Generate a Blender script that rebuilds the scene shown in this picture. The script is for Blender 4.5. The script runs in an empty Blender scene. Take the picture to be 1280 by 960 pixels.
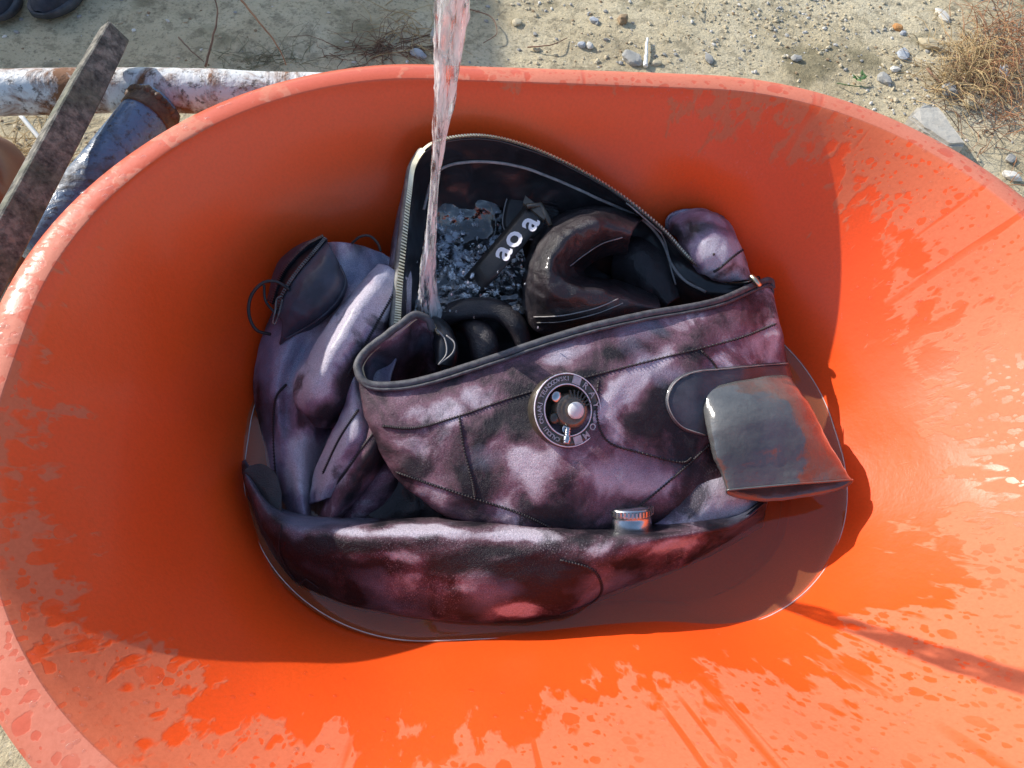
import bpy, bmesh, math, random
from mathutils import Vector, Matrix, noise
from mathutils.bvhtree import BVHTree
random.seed(7)
R = math.radians
S = bpy.context.scene
COL = S.collection

# ------------------------------------------------------------------ camera, sky, sun, exposure
ZR = 0.45                                   # height of the tub rim
PHI, PITCH, ROLL, FPX = 0.184, 1.0338, 0.1545, 912.38
cph, sph = math.cos(PHI), math.sin(PHI)
def unrot(v): return Vector((cph*v[0]+sph*v[1], -sph*v[0]+cph*v[1], v[2]))
CAM = unrot((-0.101, -0.4381, ZR+0.647))
_up = Vector((0, math.sin(PITCH), math.cos(PITCH))); _fw = Vector((0, math.cos(PITCH), -math.sin(PITCH))); _rt = Vector((1, 0, 0))
cr, sr = math.cos(ROLL), math.sin(ROLL)
RT = unrot(_rt*cr + _up*sr); UP = unrot(-_rt*sr + _up*cr); FW = unrot(_fw)
cd = bpy.data.cameras.new('camera'); cam = bpy.data.objects.new('camera', cd); COL.objects.link(cam)
cd.sensor_width = 36; cd.lens = 36*FPX/1280; cd.clip_start = 0.02; cd.clip_end = 600
m = Matrix((RT, UP, -FW)).transposed().to_4x4(); m.translation = CAM; cam.matrix_world = m
S.camera = cam
S.cycles.diffuse_bounces = 4; S.cycles.max_bounces = 10; S.cycles.glossy_bounces = 3; S.cycles.transparent_max_bounces = 12

SUN_AZ, SUN_EL = 141.0, 28.0
SUN = Vector((math.cos(R(SUN_AZ))*math.cos(R(SUN_EL)), math.sin(R(SUN_AZ))*math.cos(R(SUN_EL)), math.sin(R(SUN_EL))))
w = bpy.data.worlds.new('World'); S.world = w; w.use_nodes = True
nt = w.node_tree; nt.nodes.clear()
sky = nt.nodes.new('ShaderNodeTexSky'); sky.sky_type = 'NISHITA'; sky.sun_disc = False
sky.sun_elevation = R(SUN_EL); sky.sun_rotation = math.atan2(SUN.x, SUN.y)
bg = nt.nodes.new('ShaderNodeBackground'); bg.inputs[1].default_value = 0.15
wo = nt.nodes.new('ShaderNodeOutputWorld'); nt.links.new(sky.outputs[0], bg.inputs[0]); nt.links.new(bg.outputs[0], wo.inputs[0])
sl = bpy.data.lights.new('sun', 'SUN'); sl.energy = 3.7; sl.angle = R(0.5); sl.color = (1.0, 0.94, 0.86)
so = bpy.data.objects.new('sun', sl); COL.objects.link(so); so.location = SUN*20
so.rotation_euler = (-SUN).to_track_quat('-Z', 'Y').to_euler()
vs = S.view_settings; vs.view_transform = 'Standard'; vs.look = 'None'; vs.gamma = 1.0; vs.use_curve_mapping = False
vs.exposure = 0.70

def at(px, py, z):
    """world point seen at photo pixel (px,py) that lies at height z"""
    d = RT*((px-640)/FPX) - UP*((py-480)/FPX) + FW
    return CAM + d*((z-CAM.z)/d.z)
def pix(p):
    d = p-CAM; D = d.dot(FW); return 640+FPX*d.dot(RT)/D, 480-FPX*d.dot(UP)/D
def ray(px, py): return (RT*((px-640)/FPX) - UP*((py-480)/FPX) + FW).normalized()

# ------------------------------------------------------------------ helpers
def link(o, parent=None):
    COL.objects.link(o)
    if parent: o.parent = parent
    return o
def tag(o, label=None, cat=None, group=None, kind=None):
    if label: o['label'] = label
    if cat: o['category'] = cat
    if group: o['group'] = group
    if kind: o['kind'] = kind
    return o
def empty(name, loc, label, cat, group=None):
    o = bpy.data.objects.new(name, None); o.location = loc; o.empty_display_size = 0.05
    COL.objects.link(o); return tag(o, label, cat, group)
def mobj(name, verts, faces, mat, parent=None, smooth=True):
    """mesh object from WORLD coordinates; parent is an Empty/mesh without rotation"""
    off = Vector((0, 0, 0)); p = parent
    while p is not None: off += p.location; p = p.parent
    me = bpy.data.meshes.new(name); me.from_pydata([tuple(Vector(v)-off) for v in verts], [], faces)
    me.materials.append(mat)
    if smooth: me.polygons.foreach_set('use_smooth', [True]*len(me.polygons))
    me.update(); o = bpy.data.objects.new(name, me); return link(o, parent)
def bmobj(name, bm, mat, parent=None, smooth=True):
    bmesh.ops.recalc_face_normals(bm, faces=bm.faces[:])
    v = [x.co.copy() for x in bm.verts]; bm.verts.index_update()
    f = [[q.index for q in x.verts] for x in bm.faces]; bm.free()
    return mobj(name, v, f, mat, parent, smooth)
def cr1(p0, p1, p2, p3, t):
    return 0.5*((2*p1)+(p2-p0)*t+(2*p0-5*p1+4*p2-p3)*t*t+(3*p1-p0-3*p2+p3)*t*t*t)
def spline(pts, n):
    """n points along a Catmull-Rom curve through pts (Vectors or floats)"""
    k = len(pts); out = []
    for i in range(n):
        s = i/(n-1)*(k-1); j = min(int(s), k-2); t = s-j
        g = lambda q: pts[max(0, min(k-1, q))]
        p0 = g(j-1) if j > 0 else 2*g(0)-g(1); p3 = g(j+2) if j+2 < k else 2*g(k-1)-g(k-2)
        out.append(cr1(p0, g(j), g(j+1), p3, t))
    return out
def frames(path):
    T = []
    for i in range(len(path)):
        a = path[max(0, i-1)]; b = path[min(len(path)-1, i+1)]; T.append((b-a).normalized())
    up = Vector((0, 0, 1)) if abs(T[0].z) < 0.9 else Vector((1, 0, 0))
    n = (up-T[0]*up.dot(T[0])).normalized(); out = []
    for t in T:
        n = (n-t*n.dot(t)).normalized(); out.append((t, n, t.cross(n)))
    return out
def tube_data(path, rad, seg=10, cap=True, flat=1.0):
    fr = frames(path); V = []; F = []
    for i, (p, (t, n, b)) in enumerate(zip(path, fr)):
        r = rad[i] if isinstance(rad, (list, tuple)) else rad
        for k in range(seg):
            a = 2*math.pi*k/seg; V.append(p+n*(math.cos(a)*r*flat)+b*(math.sin(a)*r))
    for i in range(len(path)-1):
        for k in range(seg):
            k2 = (k+1) % seg; F.append((i*seg+k, i*seg+k2, (i+1)*seg+k2, (i+1)*seg+k))
    if cap: F.append(tuple(range(seg))[::-1]); F.append(tuple(range((len(path)-1)*seg, len(path)*seg)))
    return V, F
def tube(name, path, rad, mat, parent=None, seg=10, cap=True, flat=1.0):
    V, F = tube_data(path, rad, seg, cap, flat); return mobj(name, V, F, mat, parent)
class Acc:
    def __init__(s): s.V = []; s.F = []
    def add(s, V, F):
        o = len(s.V); s.V += list(V); s.F += [tuple(i+o for i in f) for f in F]
    def build(s, name, mat, parent=None, smooth=True): return mobj(name, s.V, s.F, mat, parent, smooth)
def box_data(c, ax, ay, az):
    V = [c+ax*x+ay*y+az*z for x in (-1, 1) for y in (-1, 1) for z in (-1, 1)]
    return V, [(0, 1, 3, 2), (4, 6, 7, 5), (0, 4, 5, 1), (2, 3, 7, 6), (0, 2, 6, 4), (1, 5, 7, 3)]
def ico(sub=2):
    bm = bmesh.new(); bmesh.ops.create_icosphere(bm, subdivisions=sub, radius=1); bm.verts.index_update()
    V = [v.co.copy() for v in bm.verts]; F = [[q.index for q in f.verts] for f in bm.faces]; bm.free(); return V, F
ICO1, ICO2, ICO3 = ico(1), ico(2), ico(3)
def fbm(p, o=3): return noise.fractal(p, 1.0, 2.0, o)

# ------------------------------------------------------------------ materials
def mat(name):
    m_ = bpy.data.materials.new(name); m_.use_nodes = True; n = m_.node_tree; n.nodes.clear()
    return m_, n
class NB:
    def __init__(s, n): s.n = n; s.l = n.links
    def node(s, t, **kw):
        x = s.n.nodes.new(t)
        for k, v in kw.items(): setattr(x, k, v)
        return x
    def val(s, x, sock):
        if hasattr(x, 'links'): s.l.new(x, sock)
        else: sock.default_value = x
    def coord(s, which='Object', scale=None, rot=None):
        c = s.node('ShaderNodeTexCoord').outputs[which]
        if scale is not None:
            mp = s.node('ShaderNodeMapping'); mp.inputs['Scale'].default_value = scale
            if rot: mp.inputs['Rotation'].default_value = rot
            s.l.new(c, mp.inputs[0]); c = mp.outputs[0]
        return c
    def noise(s, vec, scale, detail=4, rough=0.55, dist=0.0, color=False):
        x = s.node('ShaderNodeTexNoise'); s.l.new(vec, x.inputs['Vector'])
        x.inputs['Scale'].default_value = scale; x.inputs['Detail'].default_value = detail
        x.inputs['Roughness'].default_value = rough; x.inputs['Distortion'].default_value = dist
        return x.outputs[1 if color else 0]
    def voro(s, vec, scale, feature='F1', rand=1.0):
        x = s.node('ShaderNodeTexVoronoi', feature=feature); s.l.new(vec, x.inputs['Vector'])
        x.inputs['Scale'].default_value = scale; x.inputs['Randomness'].default_value = rand
        return x
    def ramp(s, fac, stops, interp='LINEAR'):
        x = s.node('ShaderNodeValToRGB'); s.l.new(fac, x.inputs[0]); e = x.color_ramp; e.interpolation = interp
        while len(e.elements) < len(stops): e.elements.new(0.5)
        for el, (p, c) in zip(e.elements, stops):
            el.position = p; el.color = (*c, 1) if not isinstance(c, (int, float)) else (c, c, c, 1)
        return x.outputs[0]
    def math(s, op, a, b=0.0, clamp=False):
        x = s.node('ShaderNodeMath', operation=op, use_clamp=clamp); s.val(a, x.inputs[0]); s.val(b, x.inputs[1]); return x.outputs[0]
    def mix(s, f, a, b, mode='MIX'):
        x = s.node('ShaderNodeMix', data_type='RGBA', blend_type=mode)
        s.val(f, x.inputs[0])
        for v, k in ((a, 6), (b, 7)):
            if hasattr(v, 'links'): s.l.new(v, x.inputs[k])
            else: x.inputs[k].default_value = (*v, 1) if len(v) == 3 else v
        return x.outputs[2]
    def mixf(s, f, a, b):
        x = s.node('ShaderNodeMix', data_type='FLOAT'); s.val(f, x.inputs[0]); s.val(a, x.inputs[2]); s.val(b, x.inputs[3]); return x.outputs[0]
    def attr(s, name): return s.node('ShaderNodeAttribute', attribute_name=name).outputs['Fac']
    def bump(s, h, strength=0.3, dist=0.002, normal=None):
        x = s.node('ShaderNodeBump'); x.inputs['Strength'].default_value = strength; x.inputs['Distance'].default_value = dist
        s.l.new(h, x.inputs['Height'])
        if normal: s.l.new(normal, x.inputs['Normal'])
        return x.outputs[0]
    def pbr(s, color, rough=0.5, metal=0.0, normal=None, coat=0.0, coat_rough=0.1, spec=0.5, sheen=0.0, **kw):
        p = s.node('ShaderNodeBsdfPrincipled')
        if hasattr(color, 'links'): s.l.new(color, p.inputs['Base Color'])
        else: p.inputs['Base Color'].default_value = (*color, 1)
        s.val(rough, p.inputs['Roughness']); s.val(metal, p.inputs['Metallic']); s.val(coat, p.inputs['Coat Weight'])
        s.val(coat_rough, p.inputs['Coat Roughness']); s.val(spec, p.inputs['Specular IOR Level']); s.val(sheen, p.inputs['Sheen Weight'])
        if normal: s.l.new(normal, p.inputs['Normal'])
        for k, v in kw.items(): s.val(v, p.inputs[k.replace('_', ' ')])
        return p.outputs[0]
    def out(s, sh):
        o = s.node('ShaderNodeOutputMaterial'); s.l.new(sh, o.inputs[0])

def m_simple(name, c1, c2, scale=30, rough=0.5, metal=0.0, bump=0.2, bscale=120, coat=0.0, rvar=0.1, bdist=0.001):
    m_, n = mat(name); b = NB(n); v = b.coord()
    f = b.noise(v, scale, 5, 0.6); c = b.mix(b.ramp(f, [(0.35, 0.0), (0.65, 1.0)]), c1, c2)
    rg = b.math('ADD', rough-rvar/2, b.math('MULTIPLY', b.noise(v, scale*2.3, 3), rvar))
    nm = b.bump(b.noise(v, bscale, 4), bump, bdist) if bump else None
    b.out(b.pbr(c, rg, metal, nm, coat)); return m_

# orange tub plastic: faded dry skin where it has dried, saturated glossy film where it is wet
def m_tub():
    m_, n = mat('orange_plastic'); b = NB(n)
    uv = b.node('ShaderNodeUVMap', uv_map='wall').outputs[0]; ob = b.coord()
    dd = b.attr('dryness'); fd = b.attr('fade')
    def uvn(su, sv, scale, detail=4, rough=0.55, dist=0.0):
        mp = b.node('ShaderNodeMapping'); mp.inputs['Scale'].default_value = (su, sv, 1); b.l.new(uv, mp.inputs[0])
        return b.noise(mp.outputs[0], scale, detail, rough, dist)
    n1 = b.math('MULTIPLY', b.math('SUBTRACT', uvn(1, 0.42, 9, 4, 0.6, 0.6), 0.5), 0.28)
    n2 = b.math('MULTIPLY', b.math('SUBTRACT', uvn(1, 0.5, 52, 3, 0.6, 0.5), 0.5), 0.20)
    n3 = b.math('MULTIPLY', b.math('SUBTRACT', b.voro(uv, 42).outputs['Distance'], 0.42), 0.10)
    dsum = b.math('ADD', b.math('ADD', dd, n1), b.math('ADD', n2, n3))
    dry0 = b.ramp(b.math('ADD', b.math('MULTIPLY', dsum, 4.0), 0.5), [(0.46, 0.0), (0.54, 1.0)])
    # scattered wet spots and beads inside the dry area
    wob = b.node('ShaderNodeVectorMath', operation='ADD'); b.l.new(uv, wob.inputs[0])
    wsc = b.node('ShaderNodeVectorMath', operation='SCALE'); b.l.new(b.noise(uv, 60, 3, color=True), wsc.inputs[0]); wsc.inputs['Scale'].default_value = 0.012; b.l.new(wsc.outputs[0], wob.inputs[1])
    def spots(scale, rad):
        vo = b.voro(wob.outputs[0], scale)
        sep = b.node('ShaderNodeSeparateColor'); b.l.new(vo.outputs['Color'], sep.inputs[0])
        r_ = b.math('MULTIPLY', b.math('POWER', sep.outputs[0], 2.0), rad)
        return b.ramp(b.math('ADD', b.math('MULTIPLY', b.math('SUBTRACT', r_, vo.outputs['Distance']), 6.0), 0.5), [(0.4, 0.0), (0.6, 1.0)])
    sp = b.math('MAXIMUM', b.math('MAXIMUM', spots(38, 0.42), spots(75, 0.48)), spots(130, 0.5))
    spa = b.math('MULTIPLY', sp, b.ramp(uvn(1, 1, 5, 3), [(0.32, 0.0), (0.48, 1.0)]))
    run = b.math('MULTIPLY', b.ramp(uvn(1, 0.055, 46, 2, 0.5, 0.25), [(0.60, 0.0), (0.64, 1.0)]), b.ramp(uvn(1, 0.6, 7, 2), [(0.46, 0.0), (0.54, 1.0)]))
    spa = b.math('MAXIMUM', spa, run)
    dry = b.math('MULTIPLY', dry0, b.math('SUBTRACT', 1.0, b.math('MULTIPLY', spa, 0.85)))
    cn = b.noise(ob, 7, 5, 0.6); cf = b.noise(ob, 260, 3, 0.6)
    wet_c = b.mix(cn, (0.80, 0.074, 0.009), (0.86, 0.096, 0.012))
    dry_c = b.mix(cn, (0.64, 0.140, 0.058), (0.68, 0.172, 0.080))
    rim_c = b.mix(cn, (0.56, 0.15, 0.085), (0.66, 0.22, 0.14))
    dry_c = b.mix(fd, dry_c, rim_c)
    wet_c = b.mix(b.math('MULTIPLY', fd, 0.8), wet_c, (0.54, 0.11, 0.06))
    c = b.mix(dry, wet_c, dry_c)
    c = b.mix(b.math('MULTIPLY', b.ramp(cf, [(0.3, 1.0), (0.6, 0.0)]), 0.16), c, (0.35, 0.05, 0.01))
    rg = b.math('ADD', b.mixf(dry, 0.32, 0.58), b.math('MULTIPLY', b.noise(ob, 24, 4, 0.6), 0.12))
    film = b.math('SUBTRACT', 1.0, dry)
    h = b.math('ADD', b.math('MULTIPLY', cf, 0.25), b.math('MULTIPLY', film, 0.6))
    h = b.math('ADD', h, b.math('MULTIPLY', b.noise(ob, 70, 4, 0.65), 1.0))
    nm = b.bump(h, 0.25, 0.0016)
    sh = b.pbr(c, rg, 0.0, nm, b.math('MULTIPLY', film, 0.22), 0.16, 0.28)
    b.out(sh); return m_

def m_camo(name, dark, mid, pale, grey, lo=0.0):
    """blotched smoke-print neoprene, sparkle of the damp nap painted as pale specks"""
    m_, n = mat(name); b = NB(n); v = b.coord()
    wv = b.node('ShaderNodeVectorMath', operation='ADD'); b.l.new(v, wv.inputs[0])
    ws = b.node('ShaderNodeVectorMath', operation='SCALE'); b.l.new(b.noise(v, 9, 4, color=True), ws.inputs[0]); ws.inputs['Scale'].default_value = 0.07; b.l.new(ws.outputs[0], wv.inputs[1])
    a = b.noise(wv.outputs[0], 10.5, 5, 0.56, 0.6); a2 = b.noise(wv.outputs[0], 15, 5, 0.56, 0.6)
    a = b.math('ADD', b.math('ADD', b.math('MULTIPLY', a, 0.8), 0.1), b.attr('tone'))
    base = b.ramp(b.math('ADD', a, lo), [(0.42, dark), (0.48, mid), (0.55, (mid[0]*2.1, mid[1]*1.85, mid[2]*2.0)), (0.64, pale)])
    base = b.mix(b.math('MULTIPLY', b.ramp(b.math('ADD', a2, b.math('MULTIPLY', b.attr('tone'), 0.8)), [(0.38, 1.0), (0.50, 0.0)]), 0.85), base, dark)
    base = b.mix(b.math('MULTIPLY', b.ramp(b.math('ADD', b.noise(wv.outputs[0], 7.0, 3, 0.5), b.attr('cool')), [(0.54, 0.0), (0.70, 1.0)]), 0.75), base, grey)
    fine = b.noise(v, 900, 2, 0.7); base = b.mix(b.math('MULTIPLY', b.ramp(fine, [(0.35, 1.0), (0.6, 0.0)]), 0.5), base, (dark[0]*0.6, dark[1]*0.6, dark[2]*0.6))
    glint_specks = b.math('MULTIPLY', b.ramp(b.noise(v, 620, 2, 0.6), [(0.56, 0.0), (0.68, 1.0)]), b.ramp(a, [(0.46, 0.03), (0.66, 0.5)]))  # pale specks in the base colour stand in for sun glints
    base = b.mix(glint_specks, base, (0.60, 0.56, 0.60))
    rg = b.ramp(b.noise(v, 6, 3), [(0.35, 0.34), (0.65, 0.5)])
    cre = b.ramp(b.math('ABSOLUTE', b.math('SUBTRACT', b.noise(wv.outputs[0], 26, 4, 0.55, 0.8), 0.5)), [(0.0, 0.0), (0.10, 1.0)])
    nm0 = b.bump(b.math('ADD', b.math('MULTIPLY', cre, 0.5), b.noise(v, 30, 3, 0.5)), 0.16, 0.005)
    nm = b.bump(b.math('ADD', b.math('MULTIPLY', fine, 1.0), b.math('MULTIPLY', b.noise(v, 300, 3, 0.6), 0.7)), 0.8, 0.0016, nm0)
    b.out(b.pbr(base, rg, 0.0, nm, 0.20, 0.3, 0.25, 0.0)); return m_

def m_water(name='clear_water', tint=(0.97, 0.98, 0.98), bscale=30, bstr=0.05, refl=1.0, bounce_fill=0.0):
    m_, n = mat(name); b = NB(n); v = b.coord()
    nm = b.bump(b.noise(v, bscale, 3), bstr, 0.004)
    fr = b.node('ShaderNodeFresnel'); fr.inputs[0].default_value = 1.33; b.l.new(nm, fr.inputs['Normal'])
    tr = b.node('ShaderNodeBsdfTransparent'); tr.inputs[0].default_value = (*tint, 1)
    gl = b.node('ShaderNodeBsdfGlossy'); gl.inputs['Roughness'].default_value = 0.015; b.l.new(nm, gl.inputs['Normal'])
    mx = b.node('ShaderNodeMixShader'); b.l.new(b.math('MULTIPLY', fr.outputs[0], refl, True), mx.inputs[0]); b.l.new(tr.outputs[0], mx.inputs[1]); b.l.new(gl.outputs[0], mx.inputs[2])
    sh = mx.outputs[0]
    if bounce_fill:
        df = b.node('ShaderNodeBsdfDiffuse'); df.inputs[0].default_value = (0.95, 0.34, 0.14, 1)  # orange diffuse share paints scattered tub light into the shaded water
        m2 = b.node('ShaderNodeMixShader'); m2.inputs[0].default_value = bounce_fill; b.l.new(sh, m2.inputs[1]); b.l.new(df.outputs[0], m2.inputs[2]); sh = m2.outputs[0]
    b.out(sh); return m_
def m_glass(name, tint=(0.98, 0.99, 1.0), rough=0.0):
    m_, n = mat(name); b = NB(n); v = b.coord()
    b.out(b.pbr(tint, rough, 0.0, b.bump(b.noise(v, 120, 3), 0.25, 0.002), Transmission_Weight=1.0, IOR=1.33)); return m_

def m_aerated(name, white, col, stretch=0.12, base=0.06, gain=0.75, scale=110, bstr=0.6, tint=(0.97, 0.98, 0.99), foam=0.50):
    """clear running water: see-through, mirror-like at its turned edges, with whitish air-filled streaks"""
    m_, n = mat(name); b = NB(n); v = b.coord('Object', (1, 1, stretch))
    nm = b.bump(b.noise(v, scale*1.6, 3), bstr, 0.004)
    lw = b.node('ShaderNodeLayerWeight'); lw.inputs[0].default_value = 0.5; b.l.new(nm, lw.inputs['Normal'])
    fac = b.math('ADD', base, b.math('MULTIPLY', b.math('POWER', lw.outputs['Facing'], 2.2), gain), True)
    tr = b.node('ShaderNodeBsdfTransparent'); tr.inputs[0].default_value = (*tint, 1)
    gl = b.node('ShaderNodeBsdfGlossy'); gl.inputs['Roughness'].default_value = 0.03; b.l.new(nm, gl.inputs['Normal'])
    mx = b.node('ShaderNodeMixShader'); b.l.new(fac, mx.inputs[0]); b.l.new(tr.outputs[0], mx.inputs[1]); b.l.new(gl.outputs[0], mx.inputs[2])
    d = b.pbr(col, 0.15, 0.0, nm, 0.6, 0.05)
    f = b.math('MULTIPLY', b.ramp(b.math('ADD', b.noise(v, scale, 4, 0.6), b.attr('tone')), [(foam, 0.0), (foam+0.12, 1.0)]), white, True)
    m2 = b.node('ShaderNodeMixShader'); b.l.new(f, m2.inputs[0]); b.l.new(mx.outputs[0], m2.inputs[1]); b.l.new(d, m2.inputs[2]); b.out(m2.outputs[0]); return m_
M = {}
M['tub'] = m_tub()
M['camo'] = m_camo('smoke_print_maroon', (0.014, 0.011, 0.017), (0.112, 0.062, 0.080), (0.66, 0.56, 0.64), (0.30, 0.32, 0.44), 0.02)
M['camo_pale'] = m_camo('smoke_print_lavender', (0.022, 0.019, 0.026), (0.17, 0.14, 0.185), (0.62, 0.57, 0.66), (0.24, 0.29, 0.46), 0.10)
M['camo_dark'] = m_camo('smoke_print_dark', (0.013, 0.010, 0.015), (0.078, 0.048, 0.060), (0.60, 0.53, 0.61), (0.22, 0.25, 0.36), -0.045)
M['lining'] = m_simple('black_lining', (0.010, 0.010, 0.012), (0.022, 0.020, 0.024), 25, 0.34, 0, 0.25, 420, 0.25, 0.12)
M['skin'] = m_simple('smooth_neoprene', (0.010, 0.008, 0.010), (0.040, 0.031, 0.035), 16, 0.34, 0, 0.9, 620, 0.26, 0.14, 0.0018)
M['hem'] = m_simple('grey_binding', (0.045, 0.047, 0.052), (0.10, 0.10, 0.11), 120, 0.6, 0, 0.6, 700, 0.0)
M['seam'] = m_simple('dark_seam', (0.012, 0.010, 0.012), (0.03, 0.022, 0.026), 200, 0.5, 0, 0.5, 900)
M['grey_thread'] = m_simple('grey_tape_edge', (0.20, 0.19, 0.19), (0.34, 0.32, 0.31), 90, 0.5, 0, 0.3, 500)
M['brass'] = m_simple('brass_teeth', (0.60, 0.52, 0.34), (0.76, 0.70, 0.52), 60, 0.32, 1.0, 0.1, 400)
M['zip_tape'] = m_simple('zip_tape', (0.10, 0.10, 0.09), (0.24, 0.235, 0.21), 70, 0.55, 0, 0.5, 700, 0.1)
M['navy'] = m_simple('navy_pocket_cloth', (0.016, 0.020, 0.034), (0.040, 0.048, 0.075), 30, 0.5, 0, 0.5, 700, 0.1)
M['black_cord'] = m_simple('black_cord', (0.008, 0.008, 0.010), (0.02, 0.02, 0.022), 90, 0.45, 0, 0.3, 700)
M['latex'] = m_simple('grey_latex', (0.060, 0.063, 0.064), (0.115, 0.118, 0.115), 14, 0.15, 0, 0.5, 40, 0.9, 0.16, 0.005)
M['patch'] = m_simple('slate_patch', (0.028, 0.030, 0.040), (0.070, 0.072, 0.088), 30, 0.42, 0, 0.6, 700, 0.3)
M['steel'] = m_simple('polished_metal', (0.46, 0.47, 0.48), (0.62, 0.62, 0.62), 30, 0.24, 1.0, 0.15, 120)
M['valve_dark'] = m_simple('black_valve_plastic', (0.030, 0.025, 0.018), (0.075, 0.060, 0.042), 60, 0.3, 0, 0.2, 200, 0.4)
M['valve_brown'] = m_simple('smoky_valve_plastic', (0.10, 0.078, 0.052), (0.17, 0.13, 0.09), 80, 0.28, 0.2, 0.2, 200, 0.4)
M['white_print'] = m_simple('white_print', (0.72, 0.70, 0.74), (0.82, 0.80, 0.84), 60, 0.5, 0, 0)
M['worn_print'] = m_simple('worn_print', (0.30, 0.30, 0.31), (0.56, 0.55, 0.57), 140, 0.4, 0, 0.2, 300, 0.2)
M['strap'] = m_simple('black_webbing', (0.008, 0.008, 0.009), (0.02, 0.018, 0.018), 60, 0.45, 0, 0.6, 500, 0.2)
M['water'] = m_water('bounce_tinted_water', (0.95, 0.93, 0.93), 30, 0.03, 2.8, 0.17)
M['pool_in'] = m_aerated('churned_water', 0.60, (0.70, 0.79, 0.92), 1.0, 0.14, 0.9, 60, 0.30, (0.62, 0.64, 0.66), 0.60)
M['drop'] = m_aerated('water_bead', 0.0, (0.8, 0.8, 0.8), 1.0, 0.03, 0.35, 60, 0.02, (0.99, 0.985, 0.98))
M['stream'] = m_aerated('falling_water', 0.85, (0.93, 0.94, 0.95), 0.12, 0.18, 0.75, 110, 0.6, (0.97, 0.98, 0.99), 0.43)
M['foam'] = m_aerated('foam_bubble', 0.85, (0.84, 0.89, 0.94), 1.0, 0.12, 0.9)

# ------------------------------------------------------------------ tub section at a depth below the rim
def section(d):
    k = d/0.28
    y0 = -0.44+0.21*k; y1 = 0.44-0.13*k
    b_ = (y1-y0)/2
    return (-0.025*k, (y0+y1)/2, 0.60-0.18*k, b_, 0.405*b_/0.44)
def sdist(x, y, d, grow=0.0):
    cx, cy, a, b_, r_ = section(d); a += grow; b_ += grow; r_ += grow
    dx = abs(x-cx)-(a-r_); dy = abs(y-cy)-(b_-r_)
    return math.hypot(max(dx, 0), max(dy, 0))+min(max(dx, dy), 0)-r_
def ring(d, grow=0.0, z=None, na=44, nl=24, ns=8, shrink=1.0):
    """closed loop of points, the same count at every depth; returns list of (x,y,z)"""
    cx, cy, a, b_, r_ = section(d); a = (a+grow)*shrink; b_ = (b_+grow)*shrink; r_ = min((r_+grow)*shrink, b_*0.98)
    pts = []
    cs = [(a-r_, b_-r_, 0), (-(a-r_), b_-r_, 90), (-(a-r_), -(b_-r_), 180), (a-r_, -(b_-r_), 270)]
    for q, (ox, oy, s0) in enumerate(cs):
        for i in range(na):
            t = R(s0+90*i/(na-1)); pts.append((cx+ox+r_*math.cos(t), cy+oy+r_*math.sin(t)))
        nx = cs[(q+1) % 4]; e0 = pts[-1]; t1 = R(nx[2]); e1 = (cx+nx[0]+r_*math.cos(t1), cy+nx[1]+r_*math.sin(t1))
        k = nl if q % 2 == 0 else ns
        for i in range(1, k): pts.append((e0[0]+(e1[0]-e0[0])*i/k, e0[1]+(e1[1]-e0[1])*i/k))
    zz = (ZR-d) if z is None else z
    return [Vector((x, y, zz)) for x, y in pts]

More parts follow.
